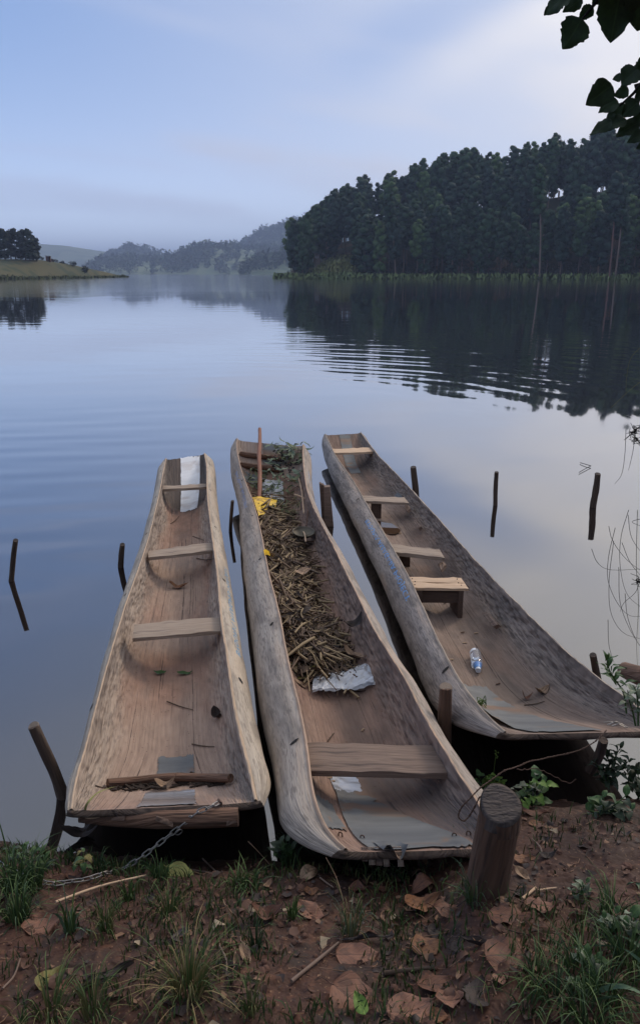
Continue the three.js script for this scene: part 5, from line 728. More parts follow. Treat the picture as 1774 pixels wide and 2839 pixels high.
{ // bottle
  const nk = inBoat(c3, [0.882, 0.080, -3.911], 0.022), bt = inBoat(c3, [0.907, 0.080, -4.135], 0.036), d = V3(bt).sub(V3(nk)), L = d.length();
  const t = thing('plastic_bottle', 'clear plastic water bottle with torn label and blue cap end in the right canoe', 'bottle', nk); t.quaternion.setFromUnitVectors(new THREE.Vector3(0, 1, 0), d.clone().normalize());
  const P = [[0.013, 0.0], [0.013, 0.1], [0.02, 0.16], [0.031, 0.27], [0.0325, 0.32], [0.031, 0.36], [0.0325, 0.4], [0.031, 0.62], [0.0325, 0.66], [0.0315, 0.72], [0.0325, 0.78], [0.0315, 0.9], [0.029, 0.98], [0.012, 1.0], [0, 0.985]].map(([r, y]) => new THREE.Vector2(r, y * L));
  part('body', new THREE.LatheGeometry(P, 28), new THREE.MeshPhysicalMaterial({ color: col(238, 243, 250), roughness: 0.08, transmission: 0.9, thickness: 0, ior: 1.5, side: THREE.DoubleSide }), t);
  part('cap', (() => { const g = new THREE.CylinderGeometry(0.0155, 0.0155, 0.018, 24); g.translate(0, 0.004, 0); return g; })(), std(col(214, 224, 236), 0.4), t);
  part('neck_band', (() => { const g = new THREE.CylinderGeometry(0.025, 0.0165, 0.042, 28, 1, true); g.translate(0, 0.17 * L, 0); return g; })(), std(col(96, 150, 214), 0.4), t);
  const lab = (y0, y1, a0, a1, s) => sheet(14, 18, (u, v) => { const a = lerp(a0, a1, v) + 0.25 * (noise(u * 5, s) - 0.5), y = lerp(y0, y1, u + 0.1 * (noise(v * 7, s + 3) - 0.5)) * L; return [Math.cos(a) * 0.0335, y, Math.sin(a) * 0.0335]; });
  part('torn_label', mergeGeometries([lab(0.42, 0.72, 2.3, 5.0, 1), lab(0.82, 0.93, 1.8, 5.6, 4), lab(0.28, 0.4, 3.0, 4.4, 7)]), std(col(232, 236, 242), 0.5), t, 'white torn label');
}
{ const q = inBoat(c3, [0.584, 0.050, -6.545], 0.006); // puddle
  const m = struct('puddle', (() => { const s = sheet(28, 6, (u, v) => { const a = u * 6.2832, r = (0.10 + 0.03 * (noise(Math.cos(a) * 2 + 3, Math.sin(a) * 2) - 0.5)) * v; return [Math.cos(a) * r, 0, Math.sin(a) * r * 1.9]; }); return s; })(), new THREE.MeshPhysicalMaterial({ color: col(74, 56, 44), roughness: 0.03, ior: 1.6, side: THREE.DoubleSide }), 'small brown puddle of water on the floor under the second thwart of the right canoe'); m.position.set(q[0], q[1] + 0.004, q[2]); m.rotation.y = 0.35; }
fallen(inBoat(c3, [1.146, 0.120, -3.599]), 0.1, 0.06, 0.5, 'tan', 'pale curled leaf lying near the metal sheet in the right canoe', { curl: 0.35, fold: 0.35 });
fallen(inBoat(c3, [1.053, 0.120, -3.536]), 0.06, 0.035, 0.1, 'brown', 'small crinkled brown leaf beside the twig in the right canoe', { curl: 0.8, fold: 0.4 });
tw(c3, [[1.017, 0.140, -3.442], [1.076, 0.140, -3.453], [1.127, 0.140, -3.477]], 0.003, 'dark twig with a knot on the metal sheet of the right canoe');
tw(c3, [[0.835, 0.060, -4.870], [0.870, 0.060, -4.907], [0.886, 0.060, -4.858]], 0.0025, 'wiry bit of root beneath the stool in the right canoe');
for (const [p, yaw, l] of [[[0.960, 0.080, -4.382], 0.2, 'pale chip between the stool and the bottle in the right canoe'], [[0.866, 0.080, -4.248], 0.1, 'pale chip above the bottle in the right canoe'], [[0.745, 0.100, -3.999], 0.15, 'pale chip left of the bottle in the right canoe'], [[0.955, 0.090, -3.742], 0.4, 'reddish chip below the bottle in the right canoe'], [[0.879, 0.080, -4.392], 0.4, 'reddish chip in front of the stool in the right canoe'], [[0.690, 0.060, -6.369], 0.9, 'pale chip beside the puddle in the right canoe']]) { const q = inBoat(c3, p, 0.004), m = solo('wood_chip', bx(0.026, 0.004, 0.007), l.startsWith('red') ? M.log : M.plankPale, l, 'chip', 'wood chips'); m.position.set(...q); m.rotation.y = yaw; }
{ const gs = []; seed(8); for (let k = 0; k < 9; k++) { const p = inBoat(c3, [0.733, 0.320, -3.134], 0.02); gs.push(limb([[p[0] + rr(-0.03, 0.03), p[1] + rr(-0.03, 0.0), p[2] + rr(-0.02, 0.03)], [p[0] + rr(-0.03, 0.03), p[1] + rr(0, 0.05), p[2] + rr(-0.03, 0.03)], [p[0] + rr(-0.03, 0.03), p[1] + rr(0, 0.03), p[2] + rr(-0.03, 0.03)]], [0.0022], 5, 4)); } solo('tendril', mergeGeometries(gs), LM.lime, 'pale green tendril knotted through the hole of the right canoe', 'tendril'); }
{ // scrap wire on the lip
  const gs = []; seed(12); for (let k = 0; k < 5; k++) { const p = inBoat(c3, V3([1.262, 0.330, -2.977]).lerp(V3([1.293, 0.330, -2.951]), k / 4).toArray(), 0.012); gs.push(limb([[p[0] - 0.03, p[1], p[2] + rr(-0.01, 0.01)], [p[0], p[1] + rr(0.005, 0.02), p[2]], [p[0] + 0.03, p[1], p[2] + rr(-0.01, 0.02)]], [0.0025], 5, 4)); } solo('scrap_wire', mergeGeometries(gs.slice(0, 5)), M.chain, 'bright twisted scrap of wire on the lip of the right canoe', 'wire');
}
{ // wire from the middle canoe to the right canoe
  const path = [[370,570,-2.36],[345,545,-2.36],[310,612,-2.34],[262,690,-2.33],[225,728,-2.32],[185,700,-2.32],[200,640,-2.33],[270,560,-2.35],[340,490,-2.38],[430,425,-2.42],[520,358,-2.46],[600,335,-2.5]];
  const P1 = [[0.584, 0.405, -2.360], [0.570, 0.420, -2.360], [0.550, 0.398, -2.340], [0.527, 0.361, -2.330], [0.508, 0.347, -2.320], [0.488, 0.364, -2.320], [0.495, 0.390, -2.330], [0.531, 0.421, -2.350], [0.570, 0.438, -2.380], [0.622, 0.446, -2.420], [0.675, 0.456, -2.460], [0.726, 0.442, -2.500], [0.790, 0.431, -2.550], [0.878, 0.415, -2.600], [0.965, 0.405, -2.640], [1.042, 0.403, -2.680], [1.117, 0.405, -2.740], [1.172, 0.407, -2.800]];
  const P2 = [[0.729, 0.434, -2.500], [0.773, 0.419, -2.520], [0.815, 0.408, -2.540], [0.856, 0.386, -2.550], [0.884, 0.370, -2.550], [0.903, 0.359, -2.550], [0.954, 0.338, -2.550], [0.977, 0.355, -2.550]];
  const wire = thing('mooring_wire', 'rusty twisted wire looped from the middle canoe to the lip of the right canoe', 'wire', [0, 0, 0]);
  const strand = (P, ph, n) => { const c = new THREE.CatmullRomCurve3(P.map((p) => V3(p)), false, 'centripetal'), q = []; for (let i = 0; i <= n; i++) { const u = i / n, p = c.getPointAt(u), a = u * c.getLength() * 190 + ph; q.push(new THREE.Vector3(p.x + Math.cos(a) * 0.002, p.y + Math.sin(a) * 0.002 + 0.004 * (noise(u * 40, ph) - 0.5), p.z)); } return new THREE.TubeGeometry(new THREE.CatmullRomCurve3(q), n * 2, 0.0019, 5); };
  part('strand', strand(P1, 0, 110), M.wire, wire); part('strand', strand(P1, 3.14, 110), M.wire, wire); part('strand', strand(P2, 0, 60), M.wire, wire);
}

// ---------------------------------------------------------------- leaves, plants and grass of the bank
function ground3(px) { const q = onGround(px); q[1] += 0.004; return q; }
leafN = 40;
const GL = (p, L, W, yaw, mat, label, o) => fallen(ground3(p), L, W, yaw, mat, label, { shape: 'ovate', stalk: 0.02, ...o });
GL([-0.478, 0.200, -2.220], 0.13, 0.075, -0.55, 'pale', 'yellow-green leaf on the edge of the bank below the chain', { curl: 0.1, rx: 0.3 });
GL([-0.835, 0.300, -1.893], 0.12, 0.075, 0.35, 'pink', 'pinkish brown leaf at the left with torn upper edge', { jag: 0.2, curl: 0.2 });
GL([-0.852, 0.300, -1.928], 0.06, 0.04, 0.1, 'brown', 'small brown leaf just above the pinkish leaf at the left', {});
GL([-0.728, 0.360, -1.653], 0.095, 0.08, 1.2, 'olive', 'yellowish brown leaf standing up at the lower left', { shape: 'heart', rx: 0.5, curl: 0.2 });
GL([-0.680, 0.360, -1.637], 0.06, 0.04, 1.0, 'brown', 'small brown leaf behind the yellowish leaf at the lower left', { rx: 0.4 });
GL([-0.577, 0.360, -1.666], 0.15, 0.05, 0.6, 'grey', 'long rolled grey-brown leaf left of the big grass tuft', { roll: 2.0, curl: 0.05 });
GL([-0.591, 0.300, -1.941], 0.05, 0.02, 0.9, 'brown', 'narrow rolled leaf between the small grass tufts at the left', { roll: 2 });
GL([-0.257, 0.320, -1.889], 0.13, 0.035, -1.0, 'tan', 'long rolled tan leaf pointing at the canoe, middle of the bank', { roll: 2.4, curl: 0.05 });
GL([-0.210, 0.350, -1.741], 0.08, 0.03, -1.2, 'tan', 'narrow folded tan leaf below the long rolled one', { fold: 0.6 });
GL([-0.230, 0.360, -1.706], 0.045, 0.02, -1.3, 'tan', 'tiny curled tan leaf left of the narrow folded one', { fold: 0.7, curl: 0.4 });
GL([-0.411, 0.330, -1.833], 0.06, 0.05, 0.8, 'grey', 'grey torn leaf in the mud above the big grass tuft', { jag: 0.3 });
GL([-0.159, 0.300, -1.933], 0.1, 0.06, 0.15, 'brown', 'ribbed brown leaf curled upwards like a boat', { curl: 0.5, fold: 0.5 });
GL([-0.028, 0.300, -1.946], 0.1, 0.07, -0.6, 'pink', 'broad pinkish leaf with turned-up side in the middle of the bank', { curl: 0.25, fold: 0.3 });
GL([-0.039, 0.260, -2.155], 0.075, 0.05, 0.6, 'tan', 'pale domed leaf under the left corner of the middle canoe', { curl: -0.3, rx: 0.4 });
GL([-0.028, 0.280, -2.059], 0.05, 0.035, 0.2, 'orange', 'small orange leaf below the pale domed leaf', {});
GL([0.120, 0.280, -2.077], 0.055, 0.06, 1.3, 'brown', 'small square brown leaf under the lip of the middle canoe', { shape: 'heart' });
GL([0.201, 0.280, -2.070], 0.03, 0.03, 0.7, 'brown', 'tiny round brown leaf right of the thin grass tuft', {});
GL([0.337, 0.280, -2.070], 0.1, 0.055, 0.5, 'brown', 'dark arched leaf beneath the lip of the middle canoe', { curl: -0.35, rx: 0.1 });
GL([0.316, 0.300, -1.976], 0.125, 0.07, 0.3, 'orange', 'wide curled brown leaf just below the dark arched leaf', { curl: 0.3, fold: 0.3 });
GL([0.405, 0.300, -1.956], 0.11, 0.07, -0.2, 'brown', 'flat muddy leaf left of the foot of the stout post', { jag: 0.2, curl: 0.03, fold: 0.02 });
GL([0.106, 0.360, -1.735], 0.125, 0.1, -0.05, 'pink', 'big heart-shaped pinkish leaf in the centre of the foreground', { shape: 'heart', curl: 0.06, fold: 0.06 });
GL([0.141, 0.340, -1.811], 0.15, 0.035, 0.05, 'grey', 'ribbed rolled grey leaf behind the big heart-shaped leaf', { roll: 2.2, curl: 0.04, jag: 0.15 });
GL([0.302, 0.360, -1.766], 0.095, 0.085, 0.3, 'orange', 'round orange-brown leaf right of the big heart-shaped leaf', { curl: 0.08, jag: 0.15 });
GL([0.341, 0.340, -1.833], 0.06, 0.05, -0.4, 'grey', 'small pale grey leaf touching the round orange-brown leaf', {});
GL([0.095, 0.400, -1.553], 0.15, 0.13, -0.5, 'pink', 'largest brown leaf at the bottom edge with a green leaf on it', { shape: 'heart', curl: 0.06, fold: 0.05 });
{ const p = ground3([0.102, 0.400, -1.532]); p[1] += 0.02; fallen(p, 0.075, 0.036, 1.9, 'lime', 'fresh green leaf lying on the largest brown leaf', { fold: 0.35, curl: 0.1 }); }
GL([0.229, 0.400, -1.527], 0.13, 0.1, 0.3, 'pink', 'broad pale brown leaf at the bottom edge right of the largest leaf', { curl: 0.12, fold: 0.12 });
GL([0.308, 0.380, -1.623], 0.11, 0.07, 0.2, 'brown', 'folded pinkish leaf above the broad pale brown leaf', { curl: 0.15, fold: 0.35 });
GL([0.336, 0.400, -1.558], 0.08, 0.06, 0.1, 'pink', 'crumpled pale leaf at the bottom right of the leaf cluster', { curl: 0.2, fold: 0.3, jag: 0.25 });
GL([0.295, 0.400, -1.513], 0.06, 0.05, -0.4, 'orange', 'orange-brown leaf tip at the bottom edge of the picture', {});
GL([0.530, 0.380, -1.711], 0.15, 0.125, 0.15, 'brown', 'large flat brown leaf with radiating veins beside the greenery', { shape: 'heart', curl: 0.04, fold: 0.05 });
GL([0.571, 0.340, -1.891], 0.13, 0.075, -0.15, 'brown', 'muddy layered leaf above the large flat veined leaf', { jag: 0.25, curl: 0.05, fold: 0.04 });
GL([0.685, 0.320, -1.955], 0.1, 0.06, -0.3, 'pink', 'torn pale leaf in the mud right of the stout post', { jag: 0.3, curl: 0.05, fold: 0.03 });
GL([0.642, 0.300, -2.032], 0.05, 0.03, 0.6, 'grey', 'small ribbed grey leaf near the foot of the stout post', {});
GL([0.648, 0.360, -1.816], 0.11, 0.03, -0.55, 'tan', 'rolled tan leaf between the veined leaf and the greenery', { roll: 2.2 });
GL([0.450, 0.370, -1.762], 0.12, 0.035, -0.1, 'grey', 'dark half-buried curled leaf left of the large veined leaf', { roll: 1.6 });
GL([0.403, 0.420, -1.556], 0.1, 0.07, 1.2, 'dark', 'purplish dark decaying leaf near the bottom right', { jag: 0.25 });
GL([0.479, 0.400, -1.623], 0.05, 0.035, 0.4, 'pink', 'small pale leaf below the large veined leaf', {});
GL([0.695, 0.280, -2.204], 0.085, 0.045, 0.1, 'orange', 'ragged orange-brown leaf just right of the stout post', { jag: 0.3, curl: 0.1 });
GL([0.669, 0.290, -2.120], 0.06, 0.035, -1.0, 'tan', 'pale folded leaf below the ragged leaf by the stout post', { fold: 0.6, curl: 0.2 });
GL([0.779, 0.280, -2.221], 0.07, 0.03, 0.2, 'dark', 'black curled leaf right of the ragged leaf by the stout post', { curl: 0.4 });
GL([0.798, 0.250, -2.418], 0.06, 0.035, -0.2, 'orange', 'bright orange leaf on the mud behind the stout post', { curl: 0.1 });
GL([0.819, 0.220, -2.517], 0.12, 0.04, -0.1, 'brown', 'long brown leaf under the weeds behind the stout post', { curl: 0.05, jag: 0.2 });
GL([-0.868, 0.150, -2.267], 0.06, 0.05, 0.6, 'brown', 'brown leaf at the water edge beside the leaning sprig', { curl: 0.3 });
GL([-0.661, 0.050, -2.509], 0.085, 0.075, 0.9, 'brown', 'dim brown leaf in the shallow water under the chain', { shape: 'heart', curl: 0.2, rx: 0.3 });
{ const p = [-0.980, 0.015, -2.645]; fallen(p, 0.16, 0.05, 0.15, 'dark', 'dark curled leaf afloat left of the log under the left canoe', { curl: 0.35, fold: 0.5 }); fallen([-0.969, 0.020, -2.679], 0.09, 0.025, 0.5, 'dark', 'narrow dark leaf afloat above the curled floating leaf', { curl: 0.3 }); }
const GT = (P, r, mat, label, h = 0.004) => solo('twig', limb(P.map((p) => { const q = onGround(p); q[1] += r + h; return q; }), [r, r * 0.95, r * 0.8], 7, 5, 0.15), mat, label, 'twig', 'twigs');
GT([[-0.845, 0.250, -2.026], [-0.735, 0.220, -2.124], [-0.595, 0.200, -2.197]], 0.0045, M.plankPale, 'long pale straw stalk slanting across the left bank', 0.02);
GT([[-0.076, 0.380, -1.628], [-0.014, 0.360, -1.707], [0.053, 0.340, -1.791]], 0.0055, M.plankOld, 'straight grey stick left of the big heart-shaped leaf', 0.006);
GT([[0.173, 0.370, -1.663], [0.242, 0.370, -1.672], [0.311, 0.370, -1.679]], 0.007, M.stake, 'dark damp stick in the mud right of the big heart-shaped leaf');
GT([[0.639, 0.300, -2.003], [0.667, 0.300, -2.026], [0.692, 0.300, -2.049]], 0.005, M.plankPale, 'short tan twig near the foot of the stout post, slanting');
GT([[0.698, 0.300, -2.038], [0.728, 0.300, -2.044], [0.761, 0.300, -2.049]], 0.004, M.plankPale, 'short tan twig near the foot of the stout post, level');
GT([[0.000, 0.270, -2.129], [0.022, 0.280, -2.095], [0.044, 0.280, -2.074]], 0.003, M.plankOld, 'thin brown twig under the lip of the middle canoe');
GT([[-0.293, 0.340, -1.793], [-0.264, 0.350, -1.732], [-0.255, 0.360, -1.679]], 0.003, M.plankOld, 'thin bent brown twig above the big grass tuft');
GT([[-0.840, 0.380, -1.609], [-0.829, 0.370, -1.659], [-0.837, 0.360, -1.723]], 0.003, M.plankOld, 'thin curved twig at the far left of the foreground');
GT([[0.763, 0.280, -2.214], [0.770, 0.270, -2.273], [0.756, 0.260, -2.326]], 0.003, M.plankOld, 'thin twig on the mud right of the stout post');
GT([[-0.560, 0.120, -2.354], [-0.429, 0.140, -2.303], [-0.244, 0.160, -2.241]], 0.0035, M.plankOld, 'long thin reed lying at the edge of the bank under the left canoe');
GT([[-0.437, 0.100, -2.407], [-0.400, 0.120, -2.346], [-0.368, 0.140, -2.291]], 0.003, M.plankOld, 'short reddish stem at the edge of the bank under the left canoe', 0.01);

const litter = thing('leaf_litter', 'crumbled leaves, chips and straws trodden into the mud of the bank', 'leaf litter', [0, 0, 0]); stuff(litter);
{
  seed(303); const b = [[], [], [], []];
  for (let i = 0; i < 2300; i++) { const x = rr(-1.25, 1.5), z = rr(-2.5, -1.3), d = z - shoreZ(x); if (d < 0.06) continue; const big = fbm(x * 3 + 4, z * 3 + 1, 3); if (rnd() > big * 1.5) continue; const L = rr(0.006, 0.04) * (rnd() < 0.1 ? 1.6 : 1), g = leafGeo(L, L * rr(0.25, 0.8), { curl: rr(-0.4, 0.5), fold: rr(0, 0.5), jag: 0.4, s: i, nu: 4, nv: 2 }); g.rotateX(rr(-0.4, 0.4)); g.rotateZ(rr(-0.25, 0.25)); g.rotateY(rr(0, 6.28)); g.translate(x, ground(x, z) + 0.004, z); b[rnd() < 0.45 ? 0 : rnd() < 0.6 ? 1 : rnd() < 0.85 ? 2 : 3].push(g); }
  for (let i = 0; i < 420; i++) { const x = rr(-1.25, 1.5), z = rr(-2.45, -1.3), L = rr(0.02, 0.09), a = rr(0, 6.28); if (z - shoreZ(x) < 0.08) continue; const y = ground(x, z) + 0.004; b[rnd() < 0.5 ? 2 : 1].push(limb([[x, y, z], [x + Math.cos(a) * L * 0.5, y + rr(0, 0.006), z + Math.sin(a) * L * 0.5], [x + Math.cos(a + 0.2) * L, ground(x + Math.cos(a) * L, z + Math.sin(a) * L) + 0.004, z + Math.sin(a + 0.2) * L]], [rr(0.0008, 0.002)], 4, 1)); }
  part('brown_bits', mergeGeometries(b[0]), std(col(96, 70, 58), 0.85), litter); part('dark_bits', mergeGeometries(b[1]), std(col(56, 44, 40), 0.7), litter); part('tan_bits', mergeGeometries(b[2]), std(col(134, 104, 82), 0.85), litter); part('pale_bits', mergeGeometries(b[3]), std(col(158, 140, 116), 0.85), litter);
}
{ // clods and small stones
  seed(515); const gs = []; for (let i = 0; i < 700; i++) { const x = rr(-1.3, 1.5), z = rr(-2.5, -1.3); if (z - shoreZ(x) < 0.04) continue; const s = 0.004 + 0.014 * Math.pow(rnd(), 4), g = new THREE.IcosahedronGeometry(s, 1), p = g.attributes.position; for (let k = 0; k < p.count; k++) { const f = 1 + 0.5 * (noise(p.getX(k) / s * 2 + i, p.getY(k) / s * 2 + p.getZ(k) / s) - 0.5); p.setXYZ(k, p.getX(k) * f, p.getY(k) * f * 0.7, p.getZ(k) * f); } g.computeVertexNormals(); g.translate(x, ground(x, z) + s * 0.2, z); gs.push(g); }
  stuff(solo('clods', mergeGeometries(gs), std(col(92, 64, 52), 0.9), 'small clods of red-brown earth scattered over the bank', 'earth'));
}
// grass
function tuft(p, n, h, spread, w, mats, label, o = {}) { const q = onGround(p), t = thing(o.name ?? 'grass_tuft', label, 'grass', [q[0], q[1], q[2]], 0); mats.forEach((m, i) => part('blades', tuftGeo(Math.round(n / mats.length), h, spread, w, o.lean), m, t)); return t; }
seed(808);
tuft([-0.347, 0.380, -1.602], 190, 0.13, 0.17, 0.002, [GM.olive, GM.straw, GM.green], 'big sprawling tuft of fine olive and straw-coloured grass');
tuft([-0.741, 0.330, -1.851], 26, 0.14, 0.075, 0.0045, [GM.blue, GM.green], 'tuft of broad bluish blades right of the pinkish leaf');
tuft([-0.632, 0.330, -1.851], 80, 0.1, 0.07, 0.0018, [GM.olive, GM.green], 'fine upright tuft right of the bluish blades');
tuft([-0.468, 0.300, -1.945], 70, 0.075, 0.09, 0.0022, [GM.green, GM.olive], 'low tuft in front of the yellow-green leaf');
tuft([-1.033, 0.200, -2.140], 110, 0.15, 0.14, 0.003, [GM.green, GM.deep], 'thick grass at the left edge of the bank beside the water');
tuft([-0.976, 0.200, -2.170], 80, 0.11, 0.12, 0.003, [GM.green, GM.deep], 'grass around the chain at the left');
tuft([-0.935, 0.280, -1.945], 90, 0.11, 0.12, 0.0028, [GM.deep, GM.green], 'dark grass at the far left below the chain');
tuft([-0.622, 0.250, -2.058], 26, 0.08, 0.05, 0.0032, [GM.green], 'small green sprout on the straw stalk');
tuft([-0.563, 0.160, -2.256], 40, 0.09, 0.08, 0.003, [GM.deep, GM.green], 'dark grass at the water edge under the left canoe');
tuft([-0.794, 0.140, -2.299], 24, 0.09, 0.06, 0.0028, [GM.deep], 'grass at the water edge beside the chain');
tuft([0.089, 0.320, -1.853], 60, 0.14, 0.11, 0.0018, [GM.blue, GM.olive], 'thin wispy tuft in the middle of the bank');
tuft([-0.106, 0.200, -2.282], 50, 0.12, 0.1, 0.0025, [GM.blue, GM.green], 'grass at the water edge between the left and middle canoes');
tuft([-0.086, 0.320, -1.912], 24, 0.09, 0.05, 0.003, [GM.green], 'dark sprout between the two curled leaves');
tuft([-0.182, 0.350, -1.773], 20, 0.09, 0.05, 0.003, [GM.deep], 'dark sprout left of the straight grey stick');
tuft([-0.268, 0.280, -2.092], 34, 0.06, 0.08, 0.0026, [GM.green], 'low green grass under the water gap between canoes');
tuft([-0.174, 0.400, -1.530], 36, 0.1, 0.07, 0.0026, [GM.green, GM.olive], 'grass at the bottom edge left of the largest leaf');
tuft([0.487, 0.300, -2.003], 64, 0.13, 0.1, 0.002, [GM.blue, GM.green], 'wispy tuft at the foot of the stout post');
tuft([-0.676, 0.420, -1.502], 60, 0.11, 0.13, 0.0024, [GM.olive, GM.green], 'grass along the bottom edge at the left');
tuft([-0.568, 0.420, -1.502], 50, 0.11, 0.12, 0.0024, [GM.olive, GM.green], 'grass along the bottom edge left of the big tuft');
tuft([-0.237, 0.200, -2.170], 40, 0.07, 0.09, 0.0028, [GM.green, GM.deep], 'grass on the bank edge below the gap between canoes');
for (const [p, n, h, sp, label] of [[[0.580, 0.400, -1.631], 36, 0.08, 0.13, 'lush grass right of the large veined leaf'], [[0.604, 0.420, -1.544], 46, 0.09, 0.15, 'lush dark grass at the lower right, lower clump'], [[0.527, 0.430, -1.520], 34, 0.08, 0.13, 'lush grass at the bottom edge right of the dark leaf'], [[0.690, 0.400, -1.644], 44, 0.09, 0.15, 'lush grass under the arching blades, left clump'], [[0.734, 0.420, -1.564], 60, 0.11, 0.16, 'lush grass under the arching blades, right clump'], [[0.660, 0.440, -1.474], 50, 0.1, 0.15, 'lush grass in the bottom right corner'], [[0.838, 0.400, -1.675], 60, 0.12, 0.15, 'lush grass at the right edge under the broad leaves'], [[0.878, 0.340, -1.897], 50, 0.1, 0.12, 'grass between the upper weeds at the right edge']]) tuft(p, n, h, sp, 0.0028, [GM.deep, GM.green], label);
{ // arching blades
  const arch = thing('arching_grass', 'long broad grass blades arching in from the right edge', 'grass', [0, 0, 0]); seed(66);
  for (const [P, w] of [[[[0.862, 0.445, -1.620], [0.817, 0.462, -1.660], [0.753, 0.435, -1.700], [0.639, 0.376, -1.740]], 0.011], [[[0.906, 0.404, -1.680], [0.873, 0.435, -1.700], [0.850, 0.438, -1.720], [0.830, 0.433, -1.740]], 0.009], [[[0.824, 0.475, -1.500], [0.760, 0.481, -1.530], [0.713, 0.429, -1.560], [0.683, 0.342, -1.580]], 0.012], [[[0.818, 0.464, -1.480], [0.749, 0.480, -1.500], [0.696, 0.436, -1.530], [0.643, 0.358, -1.550]], 0.01], [[[0.648, 0.379, -1.560], [0.644, 0.395, -1.570], [0.651, 0.407, -1.580], [0.680, 0.398, -1.600]], 0.008], [[[0.861, 0.443, -1.580], [0.835, 0.425, -1.600], [0.816, 0.406, -1.620], [0.792, 0.399, -1.620]], 0.008], [[[0.982, 0.356, -1.850], [0.998, 0.367, -2.000], [0.972, 0.372, -2.000], [0.960, 0.362, -2.000]], 0.012]]) part('blade', bladeGeo(P, w, 14), GM.blue, arch);
}
const sprout = thing('ground_grass', 'short sprouting grass and seedlings over the whole bank', 'grass', [0, 0, 0]); stuff(sprout);
{
  seed(4040); const a = [[], [], []];
  for (let i = 0; i < 16000; i++) {
    const x = rr(-1.3, 1.6), z = rr(-2.55, -1.3), d = z - shoreZ(x); if (d < 0.05) continue;
    const dens = smooth(0.36, 0.6, fbm(x * 3.4 + 11, z * 3.4 + 5, 3)) * (x < 0.3 ? 0.7 : 0.22) + 0.8 * smooth(-0.45, -0.9, x) * smooth(0.5, 0.1, d) + 0.9 * smooth(0.45, 0.75, x) * smooth(-2.0, -1.75, z); if (rnd() > dens) continue;
    const y = ground(x, z) - 0.003, h = rr(0.016, 0.06), an = rr(0, 6.28), o = h * rr(0.1, 0.8); a[rnd() < 0.5 ? 0 : rnd() < 0.6 ? 1 : 2].push(bladeGeo([[x, y, z], [x + Math.cos(an) * o * 0.3, y + h * 0.6, z + Math.sin(an) * o * 0.3], [x + Math.cos(an) * o, y + h, z + Math.sin(an) * o]], rr(0.0016, 0.0034), 4));
  }
  part('green_blades', mergeGeometries(a[0]), GM.green, sprout); part('dark_blades', mergeGeometries(a[1]), GM.deep, sprout); part('olive_blades', mergeGeometries(a[2]), GM.olive, sprout);
}
// leafy plants: every stem and leaf is a part
function herb(name, label, base, stems, o) {
  const t = thing(name, label, 'plant', base), gl = [0, 1, 2].map((k) => leafGeo(1, o.w ?? 0.32, { shape: o.shape ?? 'lance', curl: -0.12 - 0.12 * k, fold: 0.2, s: k + 3, jag: o.jag ?? 0.05, nu: 9, nv: 4 }));
  for (const P0 of stems) {
    const P = P0.map((p) => [p[0] - base[0], p[1] - base[1], p[2] - base[2]]), c = new THREE.CatmullRomCurve3(P.map((p) => V3(p))), L = c.getLength();
    part('stem', limb(P, [o.r ?? 0.004, (o.r ?? 0.004) * 0.8, (o.r ?? 0.004) * 0.45], 6, 4), o.stem ?? LM.green, t);
    const n = o.n ?? Math.max(4, Math.round(L / (o.gap ?? 0.03)));
    for (let i = 0; i < n; i++) { const u = lerp(o.from ?? 0.15, 1, (i + 0.6) / n), p = c.getPoint(Math.min(1, u)), a = i * 2.4 + rr(-0.4, 0.4), sz = (o.size ?? 0.07) * rr(0.75, 1.15) * (u > 0.85 ? 0.75 : 1), m = part('leaf', gl[i % 3], Array.isArray(o.mat) ? o.mat[i % o.mat.length] : o.mat, t); m.position.copy(p); m.scale.setScalar(sz); m.rotation.set(rr(-0.3, 0.3), a, (o.lift ?? 0.35) + 0.5 * smooth(0.6, 1, u) + rr(-0.2, 0.2), 'YZX'); }
  }
  return t;
}
seed(220);
{ const z = -2.72; herb('leafy_plant', 'leafy green plant with narrow leaves beside the right canoe, tall stem', atZ([1.446, 0.200, -3.269], z), [[atZ([1.454, 0.200, -3.269], z), atZ([1.436, 0.300, -3.293], z), atZ([1.364, 0.400, -3.231], z - 0.01), atZ([1.293, 0.500, -3.132], z), atZ([1.320, 0.500, -3.249], z + 0.01)]], { size: 0.062, w: 0.34, mat: LM.green, gap: 0.017, from: 0.35, lift: 0.45 });
  herb('leafy_plant', 'bluish green leafy plant at the right edge hanging over the rim of the right canoe', atZ([1.449, 0.200, -3.163], z + 0.06), [[atZ([1.456, 0.200, -3.163], z + 0.06), atZ([1.418, 0.300, -3.133], z + 0.07), atZ([1.438, 0.300, -3.226], z + 0.08), atZ([1.463, 0.300, -3.308], z + 0.08)], [atZ([1.468, 0.200, -3.163], z + 0.1), atZ([1.460, 0.300, -3.175], z + 0.1), atZ([1.493, 0.300, -3.278], z + 0.1), atZ([1.510, 0.300, -3.354], z + 0.1)]], { size: 0.06, w: 0.38, mat: LM.sage, gap: 0.016, from: 0.25, lift: 0.1 }); }
